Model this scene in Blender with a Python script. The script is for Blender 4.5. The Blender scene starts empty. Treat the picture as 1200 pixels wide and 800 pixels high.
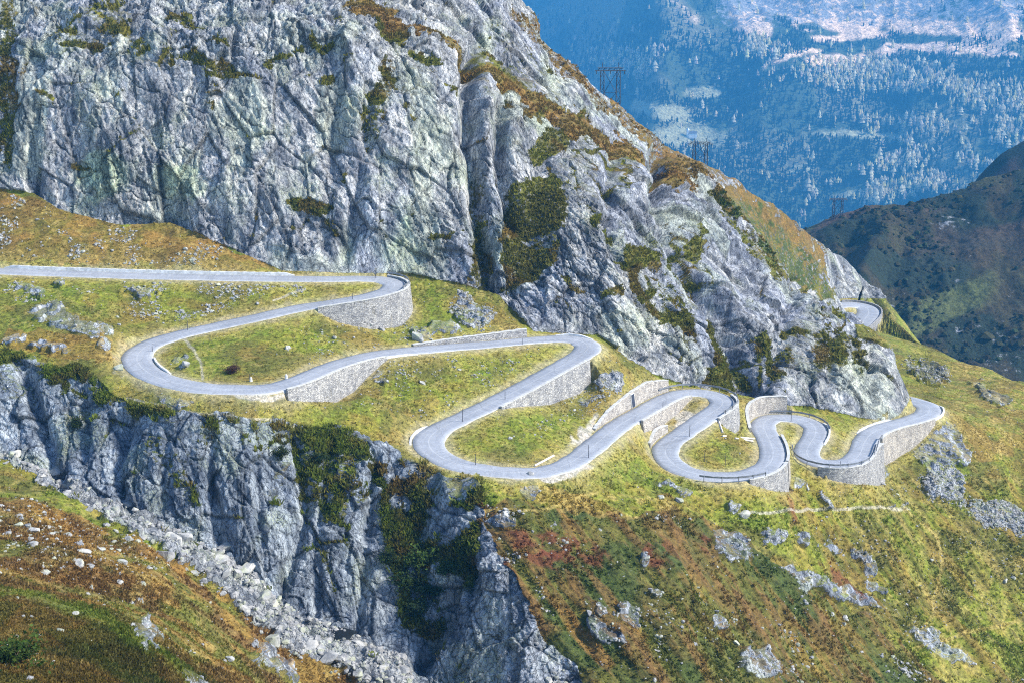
import bpy, math, random, time
import numpy as np
from mathutils import Vector, geometry
T0 = time.time()
rng = np.random.default_rng(7)
random.seed(7)
QUICK = False
HAZE = 1.0e-4
scene = bpy.context.scene
COL = scene.collection
F32 = np.float32

# ------------------------------------------------------------------ camera
CAMZ, PITCH, HFOV = 74.0, math.radians(-15.6), math.radians(40.0)
FPX = 600.0 / math.tan(HFOV / 2)
cp_, sp_ = math.cos(PITCH), math.sin(PITCH)
cam_d = bpy.data.cameras.new("camera"); cam = bpy.data.objects.new("camera", cam_d); COL.objects.link(cam)
cam.location = (0, 0, CAMZ); cam.rotation_euler = (math.pi / 2 + PITCH, 0, 0)
cam_d.sensor_width = 36.0; cam_d.lens = 18.0 / math.tan(HFOV / 2)
cam_d.clip_start = 0.5; cam_d.clip_end = 40000
scene.camera = cam

def sight(px, py):
    """direction of sight through a point of the picture (1200 x 800)"""
    a = (px - 600.0) / FPX; b = (400.0 - py) / FPX
    return a, cp_ - b * sp_, sp_ + b * cp_
def at_y(px, py, Y):
    dx, dy, dz = sight(px, py); t = Y / dy
    return (t * dx, Y, CAMZ + t * dz)
def at_z(px, py, z):
    dx, dy, dz = sight(px, py); t = (z - CAMZ) / dz
    return (t * dx, t * dy, z)
def proj(x, y, z):
    dz = z - CAMZ
    fwd = y * cp_ + dz * sp_; up = -y * sp_ + dz * cp_
    fwd = np.maximum(fwd, 1e-3)
    return 600 + FPX * x / fwd, 400 - FPX * up / fwd

# ------------------------------------------------------------------ noise
def _h(ix, iy, iz, s):
    h = (ix.astype(np.uint32) * np.uint32(374761393) + iy.astype(np.uint32) * np.uint32(668265263)
         + iz.astype(np.uint32) * np.uint32(2246822519) + np.uint32((s * 3266489917) & 0xffffffff))
    h = (h ^ (h >> np.uint32(13))) * np.uint32(1274126177)
    h = (h ^ (h >> np.uint32(16))) * np.uint32(2654435769)
    return h ^ (h >> np.uint32(15))
def _u(h): return (h >> np.uint32(8)).astype(F32) * F32(1.0 / 16777216.0)
def vnoise(x, y, z, s=0):
    x = x.astype(F32); y = y.astype(F32); z = z.astype(F32)
    fx, fy, fz = np.floor(x), np.floor(y), np.floor(z)
    ix, iy, iz = fx.astype(np.int32), fy.astype(np.int32), fz.astype(np.int32)
    tx, ty, tz = x - fx, y - fy, z - fz
    tx = tx * tx * tx * (tx * (tx * 6 - 15) + 10); ty = ty * ty * ty * (ty * (ty * 6 - 15) + 10); tz = tz * tz * tz * (tz * (tz * 6 - 15) + 10)
    r = 0
    for dz in (0, 1):
        wz = tz if dz else 1 - tz
        for dy in (0, 1):
            wy = ty if dy else 1 - ty
            a = _u(_h(ix, iy + dy, iz + dz, s)); b = _u(_h(ix + 1, iy + dy, iz + dz, s))
            r = r + wz * wy * (a + (b - a) * tx)
    return r * 2 - 1
def fbm(x, y, z, octv=4, s=0, gain=.5, ridged=False):
    r = 0; amp = 1.0; tot = 0
    for o in range(octv):
        n = vnoise(x * 2 ** o + 17.3 * o, y * 2 ** o + 5.1 * o, z * 2 ** o + 9.7 * o, s + o)
        if ridged: n = 1 - 2 * np.abs(n)
        r = r + amp * n; tot += amp; amp *= gain
    return r / tot
def worley(x, y, z, s=0):
    """cells of broken rock: distance to the nearest and second nearest seed, and four random numbers of the nearest cell with the offset from its seed"""
    fx, fy, fz = np.floor(x - .5), np.floor(y - .5), np.floor(z - .5)
    n = x.shape[0]
    f1 = np.full(n, 9., F32); f2 = np.full(n, 9., F32); hid = np.zeros(n, np.uint32)
    ox = np.zeros(n, F32); oy = np.zeros(n, F32); oz = np.zeros(n, F32)
    for dz in (0, 1):
        for dy in (0, 1):
            for dx in (0, 1):
                cx, cy, cz = fx + dx, fy + dy, fz + dz
                h = _h(cx.astype(np.int32), cy.astype(np.int32), cz.astype(np.int32), s)
                ax = x - (cx + .15 + .7 * _u(h)); ay = y - (cy + .15 + .7 * _u(h * np.uint32(747796405) + np.uint32(1))); az = z - (cz + .15 + .7 * _u(h * np.uint32(2891336453) + np.uint32(7)))
                d = ax * ax + ay * ay + az * az
                m = d < f1
                f2 = np.where(m, f1, np.minimum(f2, d)); f1 = np.where(m, d, f1)
                hid = np.where(m, h, hid); ox = np.where(m, ax, ox); oy = np.where(m, ay, oy); oz = np.where(m, az, oz)
    r = [_u(hid * np.uint32(k) + np.uint32(j)) for j, k in enumerate((277803737, 1103515245, 22695477, 134775813))]
    return np.sqrt(f1), np.sqrt(f2), r, (ox, oy, oz)
def sstep(a, b, x):
    t = np.clip((x - a) / (b - a), 0, 1); return t * t * (3 - 2 * t)
def inside(px, py, poly):
    r = np.zeros(px.shape, bool); n = len(poly)
    for i in range(n):
        x1, y1 = poly[i]; x2, y2 = poly[(i + 1) % n]
        if y1 == y2: continue
        c = ((y1 > py) != (y2 > py)) & (px < (x2 - x1) * (py - y1) / (y2 - y1) + x1)
        r ^= c
    return r
def blur(a, sig):
    r = max(1, int(3 * sig)); k = np.exp(-.5 * (np.arange(-r, r + 1) / sig) ** 2); k /= k.sum()
    for ax in (0, 1):
        p = np.pad(a, [(r, r) if i == ax else (0, 0) for i in (0, 1)], mode="edge")
        o = np.zeros_like(a)
        for j, w in enumerate(k):
            o += w * (p[j:j + a.shape[0], :] if ax == 0 else p[:, j:j + a.shape[1]])
        a = o
    return a
def seg_dist(px, py, line):
    """distance in the plane from points to a polyline, and how far along it (0..1)"""
    d = np.full(px.shape, 1e9); t_ = np.zeros(px.shape); n = len(line) - 1
    for i in range(n):
        (x1, y1), (x2, y2) = line[i], line[i + 1]
        l2 = (x2 - x1) ** 2 + (y2 - y1) ** 2 + 1e-9
        t = np.clip(((px - x1) * (x2 - x1) + (py - y1) * (y2 - y1)) / l2, 0, 1)
        e = np.hypot(px - x1 - t * (x2 - x1), py - y1 - t * (y2 - y1))
        m = e < d; d = np.where(m, e, d); t_ = np.where(m, (i + t) / n, t_)
    return d, t_

# ------------------------------------------------------------------ the road: points of its middle line with the height above the first bend
ROAD_PTS = [(-330, 301, 2.6), (-150, 308, 2.0), (0, 317.5, 1.), (100, 321.5), (200, 324.3), (300, 326.2), (387, 326.6, -2.3), (425, 326.3), (449, 327.7), (463, 332.3, -3.4), (461, 338.2), (449, 343), (425, 348.6, -4.2), (387, 355.3), (350, 361.4, -5.6),
  (315, 369), (280, 376.6), (245, 384), (212, 391.5), (184, 400), (166, 410), (160, 420, -9), (166, 431), (181, 441), (205, 448.5), (240, 454.5), (275, 456), (315, 454.5, -10.5), (350, 445.5), (387, 430), (425, 418.5), (462, 412.4), (500, 408.8, -13.5), (537, 406), (575, 403), (612, 399.5),
  (650, 396.6), (670, 397.2), (684, 400.5), (690, 406, -17), (682, 415), (650, 433), (612, 454), (575, 473), (538, 491), (512, 504), (502, 515, -23), (504, 526), (517, 536), (538, 545), (575, 551.5), (612, 554, -25.5), (636, 552.8), (660, 546.2), (678, 536), (695, 523), (712, 508.5, -28), (731, 494.5), (756, 480.5), (780, 467), (802, 459.8),
  (824, 459.8), (841, 463.5), (848.5, 470, -31), (843.5, 477), (830, 486), (816, 496), (799, 508), (784, 519), (779, 530, -34.5), (786, 542), (802, 552), (824, 557.5), (845, 559.3, -36.5), (866, 558), (886, 553.5), (900, 545.5), (906, 535, -37.5), (904.5, 522), (899, 510), (894.5, 500), (897, 492.5), (908, 488.5, -39), (926, 488.7),
  (943, 492), (955, 499.5, -40), (955.5, 510), (948.5, 520), (945, 530, -41), (949.5, 538.3), (964, 543.5), (984, 544.3, -42), (1000, 540), (1008.5, 530), (1013, 518, -43), (1022, 507.5), (1040, 499.5), (1060, 494.3, -45), (1075, 489.8), (1087, 484.3), (1089, 477.5, -46.5), (1081, 472.8), (1070, 469.3, -47.5)]
FAR_ROAD_PTS = [(964, 368, -86), (974, 359.8), (988, 357), (1005, 357.5, -89), (1016, 361.5), (1018, 368), (1010, 377.5, -91.5), (1000, 386), (996, 394, -93)]

def road_line(pts, extra=None):
    q = np.array([(p[0], p[1] * 3.4) for p in pts]); s = np.r_[0, np.cumsum(np.hypot(*np.diff(q, axis=0).T))]
    ki = [i for i, p in enumerate(pts) if len(p) > 2]
    z = np.interp(s, s[ki], [pts[i][2] for i in ki])
    P = np.array([at_z(p[0], p[1], zz) for p, zz in zip(pts, z)])
    if extra is not None: P = np.vstack([P, extra])
    out = []
    for i in range(len(P) - 1):                                     # centripetal-like spline through the points
        p0, p1, p2, p3 = P[max(i - 1, 0)], P[i], P[i + 1], P[min(i + 2, len(P) - 1)]
        n = max(2, int(np.linalg.norm(p2 - p1) / .4))
        for t in np.linspace(0, 1, n, endpoint=False):
            out.append(.5 * ((2 * p1) + (p2 - p0) * t + (2 * p0 - 5 * p1 + 4 * p2 - p3) * t * t + (3 * p1 - p0 - 3 * p2 + p3) * t ** 3))
    out.append(P[-1]); out = np.array(out)
    for _ in range(2):                                               # even spacing, then smoothing
        s = np.r_[0, np.cumsum(np.linalg.norm(np.diff(out[:, :2], axis=0), axis=1))]
        n = int(s[-1] / .75); u = np.linspace(0, s[-1], n)
        out = np.stack([np.interp(u, s, out[:, k]) for k in range(3)], 1)
        for k, sg in ((0, 1.6), (1, 1.6), (2, 8)):
            r = int(3 * sg); ker = np.exp(-.5 * (np.arange(-r, r + 1) / sg) ** 2); ker /= ker.sum()
            pad = np.r_[2 * out[0, k] - out[r:0:-1, k], out[:, k], 2 * out[-1, k] - out[-2:-r - 2:-1, k]]
            out[:, k] = np.convolve(pad, ker, "valid")
    return out
def normals2(L):
    t = np.gradient(L[:, :2], axis=0); t /= np.linalg.norm(t, axis=1)[:, None] + 1e-9
    return np.stack([-t[:, 1], t[:, 0]], 1)                         # points to the left of travel
R1 = road_line(ROAD_PTS, np.array([(107.5, 383, -48.6), (105, 392, -49.6), (102, 402, -50.6)]))
R2 = road_line(FAR_ROAD_PTS)
N1, N2 = normals2(R1), normals2(R2)
def width_at(L):
    px, py = proj(L[:, 0], L[:, 1], L[:, 2])
    w = np.full(len(L), 3.05)
    for cx, cy, r, ww in ((502, 515, 22, 3.5), (160, 420, 60, 3.25), (1085, 480, 25, 3.5), (690, 405, 30, 3.3), (848, 470, 20, 3.2), (250, 455, 60, 3.3)):
        w = np.maximum(w, 3.05 + (ww - 3.05) * np.exp(-(((px - cx) / r) ** 2 + ((py - cy) / (r * .6)) ** 2)))
    return w
W1, W2 = width_at(R1), np.full(len(R2), 5.6)
def near_i(L, px, py):
    qx, qy = proj(L[:, 0], L[:, 1], L[:, 2]); return int(np.argmin((qx - px) ** 2 + ((qy - py) * 1.5) ** 2))

# retaining walls along the road: first and last point (picture), side (+1 left of travel, -1 right), height at the two ends and in the middle, kind
def span(a, b):
    i, j = near_i(R1, *a), near_i(R1, *b); return (min(i, j), max(i, j))
# (start, end, side, heights along it as (t, h) with h<0 going down from the road edge)
WALL_SPECS = [
 ("w_first_bend", (447, 327.3), (370, 358.5), +1, [(0, -1.5), (.15, -5.0), (.4, -7.8), (.6, -6.8), (.85, -3.8), (1, -.8)]),
 ("w_left_bend", (322, 453), (440, 415.5), -1, [(0, -2.2), (.2, -4.2), (.42, -6.2), (.62, -5.6), (.85, -2.6), (1, -.5)]),
 ("w_third_cut", (492, 409.2), (627, 398.5), +1, [(0, .25), (.3, .9), (.65, 1.35), (1, 1.8)]),
 ("w_third_bend", (674, 419), (572, 474.5), +1, [(0, -5.2), (.15, -6.4), (.5, -5.0), (.8, -2.0), (1, -.4)]),
 ("w_fifth_cut", (715, 506), (797, 461), +1, [(0, .3), (.25, 2.2), (.55, 3.6), (.8, 3.9), (1, 2.6)]),
 ("w_fifth_low", (736, 491), (800, 460.3), -1, [(0, -2.6), (.3, -3.6), (.7, -3.0), (1, -.4)]),
 ("w_fifth_bend", (846, 465), (828, 487.5), +1, [(0, -1.5), (.35, -6.0), (.7, -5.4), (1, -1.0)]),
 ("w_sixth_cut", (799, 508), (780, 525), -1, [(0, 1.4), (.5, 2.3), (1, 1.0)]),
 ("w_lower_bend", (868, 557.6), (905, 541), -1, [(0, -.8), (.4, -3.6), (1, -6.8)]),
 ("w_seventh_low", (905.5, 540), (899, 510), -1, [(0, -6.0), (.4, -3.8), (1, -1.0)]),
 ("w_seventh_cut", (897, 507), (926, 488.7), +1, [(0, 1.2), (.3, 3.6), (.75, 4.4), (1, 4.2)]),
 ("w_big", (962, 543), (1013, 518), -1, [(0, -2.0), (.3, -4.6), (.55, -7.0), (.8, -9.2), (1, -9.8)]),
 ("w_long", (1016, 513), (1080, 487.6), -1, [(0, -7.4), (.3, -7.6), (.6, -6.4), (.85, -3.6), (1, -1.2)]),
]

# ------------------------------------------------------------------ the shape of the land: survey points, a triangle net through them, then a fine height grid
CTRL = []                                                            # (px, py, distance) of places seen in the photo
def C(*pts):
    for p in pts: CTRL.append(at_y(*p))
# slope between the upper road and the foot of the great cliff
C((-300, 215, 356), (-140, 218, 354), (0, 222, 352), (40, 228, 351), (70, 247, 347), (140, 265, 344), (200, 262, 345), (260, 288, 339), (330, 317, 335), (400, 320.5, 335.5), (440, 320, 336.5), (480, 321, 337.5),
  (-140, 270, 336), (0, 270, 336), (60, 280, 334), (140, 292, 332), (220, 295, 332), (290, 312, 330.5),
  (510, 328, 338), (545, 335, 338), (585, 345, 337), (600, 368, 334), (612, 383, 332), (640, 391, 331.5), (668, 391, 332), (695, 394, 333), (716, 405, 333), (760, 437, 334.5), (800, 451, 337), (830, 454, 338.5), (868, 465, 340), (880, 470, 342),
  (930, 477, 345), (965, 480, 346), (1000, 489.5, 346), (1040, 493, 350.5), (1052, 486, 356), (1064, 470, 371))
# terrace points
C((520, 350, 330), (555, 365, 329), (590, 375, 329), (520, 375, 323), (740, 425, 327), (730, 445, 311), (700, 440, 310), (400, 478, 272), (430, 470, 277), (395, 492, 269.5))
# great cliff: columns from its foot to the brow and the ledge behind
for col in (
  [(-300, 100, 366), (-300, 0, 386), (-300, -60, 420), (-300, -110, 480)],
  [(-140, 100, 366), (-140, 0, 386), (-140, -60, 420), (-140, -110, 480)],
  [(0, 170, 358), (0, 100, 365), (0, 40, 376), (0, 0, 386), (0, -60, 420), (0, -110, 480)],
  [(70, 170, 354), (70, 90, 362), (70, 30, 374), (70, -10, 388), (70, -70, 420)],
  [(140, 180, 351), (140, 90, 361), (140, 40, 369), (140, 0, 384), (140, -60, 420), (140, -110, 480)],
  [(220, 180, 351), (220, 90, 361), (220, 40, 368), (220, 0, 382), (220, -60, 420)],
  [(300, 200, 348), (300, 100, 359), (300, 40, 367), (300, 0, 380), (300, -60, 420), (300, -110, 480)],
  [(400, 220, 346), (400, 120, 358), (400, 50, 367), (400, 10, 376), (415, -8, 392), (400, -60, 420), (400, -110, 480)],
  [(450, 220, 347), (450, 120, 360), (450, 50, 371), (450, 25, 378), (455, 8, 396), (460, -50, 420)],
  [(505, 220, 350), (505, 120, 363), (500, 55, 375), (500, 40, 381), (507, 25, 399), (510, -40, 418), (510, -100, 470)],
  [(560, 250, 350), (560, 180, 358), (560, 110, 371), (560, 78, 380), (568, 68, 402), (575, 10, 419), (585, -30, 440), (580, -80, 480)],
  [(610, 320, 341), (610, 250, 352), (610, 180, 363), (610, 115, 381), (615, 100, 402), (612, 45, 420), (603, -4, 440)],
  [(655, 320, 343), (655, 250, 353), (655, 180, 370), (650, 142, 385), (655, 126, 408), (655, 95, 425), (645, 45, 442)],
  [(705, 350, 339), (705, 270, 351), (705, 200, 373), (703, 162, 392), (705, 148, 420), (705, 130, 435), (703, 112, 452)],
  [(745, 380, 339), (740, 300, 350), (740, 230, 372), (740, 181, 402), (742, 168, 432), (750, 150, 468)],
  [(775, 400, 342), (775, 330, 353), (775, 260, 372), (772, 200, 405), (775, 185, 438), (775, 167, 480)],
  [(800, 390, 347), (800, 310, 365), (800, 250, 388), (800, 215, 412), (803, 198, 452), (800, 182, 498)],
  [(840, 400, 348), (835, 320, 372), (832, 260, 400), (832, 228, 424), (835, 215, 480), (835, 195, 520)],
  [(870, 420, 351), (868, 350, 368), (868, 300, 396), (866, 270, 418), (872, 255, 485), (866, 210, 545)],
  [(905, 430, 351), (905, 370, 367), (905, 320, 398), (905, 308, 415), (912, 300, 500), (900, 232, 565)],
  [(950, 440, 353), (950, 390, 367), (948, 350, 390), (952, 347, 606), (948, 312, 618), (951, 271, 642)],
  [(1000, 460, 353), (1000, 420, 362), (995, 384, 374), (1000, 366, 384)],
  [(1035, 470, 353), (1035, 435, 362), (1030, 402, 371), (1022, 382, 379)],
  [(1055, 465, 360), (1053, 432, 367), (1046, 402, 374)],
): C(*col)
# behind the spur and along the far ridge down to the far bend
C((962, 352, 646), (980, 350, 654), (1000, 350, 658), (1020, 353, 660), (985, 325, 668), (1010, 335, 676), (1030, 362, 668))
for p in [(60, 425, 10), (75, 420, -10), (88, 408, -27), (96, 400, -36), (101, 396, -42), (104, 420, -55), (110, 460, -62), (105, 500, -64), (130, 430, -56), (135, 480, -64), (145, 540, -75), (150, 590, -84), (120, 560, -72), (120, 600, -72), (132, 618, -76)]: CTRL.append(p)
# the crest of the sky-line ridge, closely surveyed
CR = np.array([(603, -4, 440), (645, 45, 442), (703, 112, 452), (750, 150, 468), (775, 167, 480), (800, 182, 498), (835, 195, 520), (866, 210, 545), (900, 232, 565), (930, 254, 604), (951, 271, 642), (975, 291, 668), (1000, 312, 690), (1020, 329, 694), (1034, 343, 694), (1043, 372, 672)], float)
uu_ = np.arange(0, len(CR) - 1 + .01, .125)
for i_ in uu_: C(tuple(np.interp(i_, np.arange(len(CR)), CR[:, k]) for k in range(3)))
# behind the sky-line ridge the land drops
CW = np.array([at_y(*p) for p in CR])
for i_ in np.arange(0, len(CR) - 1 + .01, .5):
    x, y, z = (np.interp(i_, np.arange(len(CR)), CW[:, k]) for k in range(3)); j_ = min(int(i_), len(CR) - 2); t_ = CW[j_ + 1, :2] - CW[j_, :2]; t_ = t_ / np.linalg.norm(t_); n_ = (-t_[1], t_[0])
    if n_[1] < .3: n_ = (-.8, .6)
    for e_, dz_ in ((10, 7), (28, 30), (100, 125)): CTRL.append((x + n_[0] * e_, y + n_[1] * e_, z - dz_))
# slope right of the road and the edge where it falls away to the deep valley
C((1064, 400, 590), (1100, 411, 545), (1150, 428, 480), (1200, 446, 430), (1330, 490, 370), (1480, 520, 330),
  (1070, 425, 500), (1110, 450, 425), (1090, 440, 455), (1150, 475, 390), (1130, 485, 372), (1200, 510, 366), (1330, 540, 345), (1120, 520, 350), (1160, 545, 345),
  (1055, 560, 331), (1100, 600, 321), (1060, 600, 315), (1200, 600, 335), (1330, 620, 312), (1480, 600, 312))
for px, py, Y in [(1064, 400, 590), (1100, 411, 545), (1150, 428, 480), (1200, 446, 430), (1330, 490, 370), (1480, 520, 330)]:
    x, y, z = at_y(px, py, Y)
    CTRL += [(x + 20, y + 16, z - 14), (x + 90, y + 90, z - 95), (x + 200, y + 200, z - 220)]
# hillside below the lower bends
C((600, 572, 254), (640, 572, 256), (690, 572, 262), (740, 560, 273), (760, 575, 271), (700, 605, 253), (850, 605, 274), (930, 590, 295), (1000, 590, 310), (900, 575, 289), (1030, 572, 321), (620, 610, 246), (780, 620, 258), (960, 625, 291),
  (600, 640, 240), (690, 650, 243), (800, 660, 246), (900, 660, 266), (1000, 660, 290), (1100, 660, 305), (700, 710, 231), (850, 710, 246), (1000, 710, 274), (1100, 710, 290), (1200, 700, 308), (1330, 700, 300), (1480, 700, 290),
  (700, 770, 221), (800, 790, 220), (900, 790, 232), (1000, 800, 250), (1100, 800, 264), (1200, 800, 280), (1330, 800, 275), (1480, 800, 265),
  (800, 860, 208), (1000, 870, 226), (1200, 870, 258), (1400, 870, 250), (800, 1000, 175), (1000, 1000, 190), (1300, 1000, 205))
# gorge cliff: rim, middle and foot
C((-300, 415, 278), (-140, 418, 277), (0, 424, 276), (50, 432, 273), (100, 446, 271), (150, 470, 266), (200, 482, 259.5), (250, 489, 258), (300, 493, 260), (345, 498, 264.5), (400, 503, 267), (440, 519, 264.5), (480, 537, 261), (520, 551, 257), (560, 563, 253),
  (0, 372, 296), (60, 365, 297), (110, 380, 290), (125, 412, 281), (50, 395, 286), (-140, 380, 294), (-300, 380, 294),
  (-300, 528, 265), (-140, 528, 265), (0, 530, 263), (60, 562, 257.5), (120, 592, 253.5), (190, 617, 249.5), (250, 652, 246.5), (300, 692, 244), (350, 722, 241), (400, 742, 239), (440, 762, 237.5), (500, 800, 232), (540, 840, 224), (560, 900, 210), (590, 1000, 185),
  (0, 490, 266), (100, 520, 261), (200, 560, 252.5), (300, 610, 248), (400, 650, 246), (450, 640, 250))
# green side gully right of the gorge cliff, and the buttress right of it
C((470, 600, 255), (500, 600, 254), (530, 600, 250), (500, 660, 249), (545, 640, 245), (490, 720, 243), (520, 680, 243.5), (480, 765, 236.5),
  (568, 640, 240), (590, 668, 235.5), (610, 705, 230), (640, 755, 224), (675, 800, 217.5), (720, 870, 203), (545, 690, 239), (560, 730, 233), (590, 790, 224), (525, 745, 236), (600, 850, 215), (650, 860, 210))
# stream bed and the near slope
C((-300, 545, 252), (-140, 545, 252), (0, 545, 252), (50, 571, 246), (110, 594, 241), (150, 618, 236.5), (200, 652, 231), (240, 690, 227), (300, 745, 224), (350, 775, 222), (420, 790, 224), (460, 800, 225), (380, 830, 212), (480, 860, 212),
  (0, 600, 214), (100, 640, 200), (180, 672, 200), (250, 738, 192), (0, 660, 176), (100, 690, 170), (200, 735, 172), (290, 790, 176), (330, 830, 172), (400, 900, 178), (500, 1000, 170),
  (-140, 600, 214), (-300, 600, 214), (-140, 660, 176), (-300, 660, 176),
  (-300, 690, 130), (-140, 688, 130), (0, 690, 130), (60, 706, 126), (120, 728, 124), (170, 760, 121), (220, 800, 119), (280, 850, 116),
  (0, 683, 150), (60, 695, 148), (120, 716, 146), (180, 752, 144), (240, 797, 142),
  (0, 760, 103), (100, 790, 101), (0, 830, 88), (150, 850, 96), (-140, 760, 103), (-300, 760, 103), (0, 950, 66), (250, 950, 95), (400, 1050, 120))
for p in [(-330, 800, 140), (-150, 800, 90), (0, 800, -120), (100, 800, -260), (330, 800, -320), (335, 600, -300), (335, 420, -190)]: CTRL.append(p)
for x, z in ((-90, 52), (-40, 44), (0, 30), (40, 12), (90, -4)): CTRL += [(x, 30, z), (x * 1.1, 5, z + 4)]

pts, zs = [], []
occ = {}
def put(x, y, z, r=.7):
    k = (int(x // 1), int(y // 1))
    for dx in (-1, 0, 1):
        for dy in (-1, 0, 1):
            for j in occ.get((k[0] + dx, k[1] + dy), ()):
                if (pts[j][0] - x) ** 2 + (pts[j][1] - y) ** 2 < r * r: return
    occ.setdefault(k, []).append(len(pts)); pts.append((x, y)); zs.append(z)
def road_near(L, W, x, y):
    d = np.hypot(L[:, 0] - x, L[:, 1] - y) - W; return d.min()
walls = {}
for name, a, b, side, hs in WALL_SPECS:
    i, j = near_i(R1, *a), near_i(R1, *b)
    idx = np.arange(i, j + 1) if i < j else np.arange(i, j - 1, -1)
    t = np.linspace(0, 1, len(idx)); h = np.interp(t, [q[0] for q in hs], [q[1] for q in hs])
    walls[name] = (idx, side, h)
wall_side = {}
for name, (idx, side, h) in walls.items():
    for k, hh in zip(idx, h): wall_side[(int(k), side)] = hh
for L, N, W, main in ((R1, N1, W1, True), (R2, N2, W2, False)):
    for i in range(0, len(L), 2):
        for sd in (1, -1):
            q = L[i, :2] + N[i] * sd * (W[i] + .45); 
            if road_near(L, W, *q) > .2: put(q[0], q[1], L[i, 2] - .05)
        put(L[i, 0], L[i, 1], L[i, 2] - .05)
    if main:
        for i in range(0, len(L), 2):
            for sd in (1, -1):
                hh = wall_side.get((i, sd))
                if hh is None: continue
                off = W[i] + (1.3 if hh > 0 else 1.5 + .08 * -hh)
                q = L[i, :2] + N[i] * sd * off
                if road_near(L, W, *q) > .7: put(q[0], q[1], L[i, 2] + hh)
for x, y, z in CTRL:
    if min(road_near(R1, W1, x, y), road_near(R2, W2, x, y)) > 2.2: put(x, y, z, 1.0)
V, E, Fc, oV, _, _ = geometry.delaunay_2d_cdt([Vector(p) for p in pts], [], [], 0, 1e-5)
tv = np.array([(v.x, v.y) for v in V]); tz = np.array([zs[o[0]] if o else np.nan for o in oV])
GX0, GX1, GY0, GY1, GS = -330., 330., 6., 800., .5
NX, NY = int((GX1 - GX0) / GS) + 1, int((GY1 - GY0) / GS) + 1
H = np.full((NY, NX), np.nan)
for f in Fc:
    p = tv[list(f)]; zz = tz[list(f)]
    if len(f) != 3: continue
    ix0, ix1 = max(0, int((p[:, 0].min() - GX0) / GS)), min(NX - 1, int((p[:, 0].max() - GX0) / GS) + 1)
    iy0, iy1 = max(0, int((p[:, 1].min() - GY0) / GS)), min(NY - 1, int((p[:, 1].max() - GY0) / GS) + 1)
    if ix1 < ix0 or iy1 < iy0: continue
    X, Y = np.meshgrid(GX0 + GS * np.arange(ix0, ix1 + 1), GY0 + GS * np.arange(iy0, iy1 + 1))
    d = (p[1, 0] - p[0, 0]) * (p[2, 1] - p[0, 1]) - (p[2, 0] - p[0, 0]) * (p[1, 1] - p[0, 1])
    if abs(d) < 1e-9: continue
    b1 = ((X - p[0, 0]) * (p[2, 1] - p[0, 1]) - (p[2, 0] - p[0, 0]) * (Y - p[0, 1])) / d
    b2 = ((p[1, 0] - p[0, 0]) * (Y - p[0, 1]) - (X - p[0, 0]) * (p[1, 1] - p[0, 1])) / d
    m = (b1 >= -1e-6) & (b2 >= -1e-6) & (b1 + b2 <= 1 + 1e-6)
    sub = H[iy0:iy1 + 1, ix0:ix1 + 1]
    sub[m] = (zz[0] + b1 * (zz[1] - zz[0]) + b2 * (zz[2] - zz[0]))[m]
for _ in range(60):                                                  # fill what lies outside the net from its neighbours
    m = np.isnan(H)
    if not m.any(): break
    for ax, sh in ((0, 1), (0, -1), (1, 1), (1, -1)):
        r = np.roll(H, sh * 8 if _ > 8 else sh, ax); m = np.isnan(H); H[m] = r[m]
H[np.isnan(H)] = -60.
gx = GX0 + GS * np.arange(NX); gy = GY0 + GS * np.arange(NY)
# distance to the road and its height there
RD = np.full((NY, NX), 99.); RZ = np.zeros((NY, NX))
for L, W in ((R1, W1), (R2, W2)):
    for i in range(len(L)):
        x, y, z = L[i]; R = 16
        ix0, ix1 = max(0, int((x - R - GX0) / GS)), min(NX, int((x + R - GX0) / GS) + 1)
        iy0, iy1 = max(0, int((y - R - GY0) / GS)), min(NY, int((y + R - GY0) / GS) + 1)
        if ix1 <= ix0 or iy1 <= iy0: continue
        d = np.hypot(gx[None, ix0:ix1] - x, gy[iy0:iy1, None] - y) - W[i]
        s = RD[iy0:iy1, ix0:ix1]; m = d < s
        s[m] = d[m]; RZ[iy0:iy1, ix0:ix1][m] = z
Hs = blur(H, 3.2); Hf = blur(H, 1.1)
k = sstep(3, 9, RD)
H = Hf * (1 - k) + Hs * k
H = np.where(RD < .6, np.minimum(H, RZ - .12), H)
H = np.where(RD < 0., np.maximum(H, RZ - .5), H)
for name, (idx, side, h) in walls.items():                            # the ground stands back below and before the walls
    for k_, hh in zip(idx, h):
        for off in (np.arange(.45, 2.7, .2) if hh < 0 else np.arange(.1, .8, .2)):
            for da in (-.35, 0, .35):
                t2 = np.array((N1[k_][1], -N1[k_][0])); q = R1[k_, :2] + N1[k_] * side * (W1[k_] + off) + t2 * da
                iy, ix = int(round((q[1] - GY0) / GS)), int(round((q[0] - GX0) / GS))
                if RD[iy, ix] > .2: H[iy, ix] = min(H[iy, ix], R1[k_, 2] + (hh + .12 * (2.6 - off) if hh < 0 else -.1))
for k_ in range(near_i(R2, 1005, 357), len(R2)):
    for off in np.arange(.5, 34.0, .25):
        q = R2[k_, :2] + N2[k_] * (W2[k_] + off); iy, ix = int(round((q[1] - GY0) / GS)), int(round((q[0] - GX0) / GS))
        if RD[iy, ix] > .3: H[iy, ix] = min(H[iy, ix], R2[k_, 2] - 7.5 - .45 * off)
HB = blur(H, 5.0)
def bil(G, x, y):
    fx = np.clip((x - GX0) / GS, 0, NX - 1.001); fy = np.clip((y - GY0) / GS, 0, NY - 1.001)
    ix, iy = fx.astype(np.int32), fy.astype(np.int32); tx, ty = fx - ix, fy - iy
    return (G[iy, ix] * (1 - tx) + G[iy, ix + 1] * tx) * (1 - ty) + (G[iy + 1, ix] * (1 - tx) + G[iy + 1, ix + 1] * tx) * ty
print("grid", round(time.time() - T0, 1), len(pts), "points")

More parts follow.
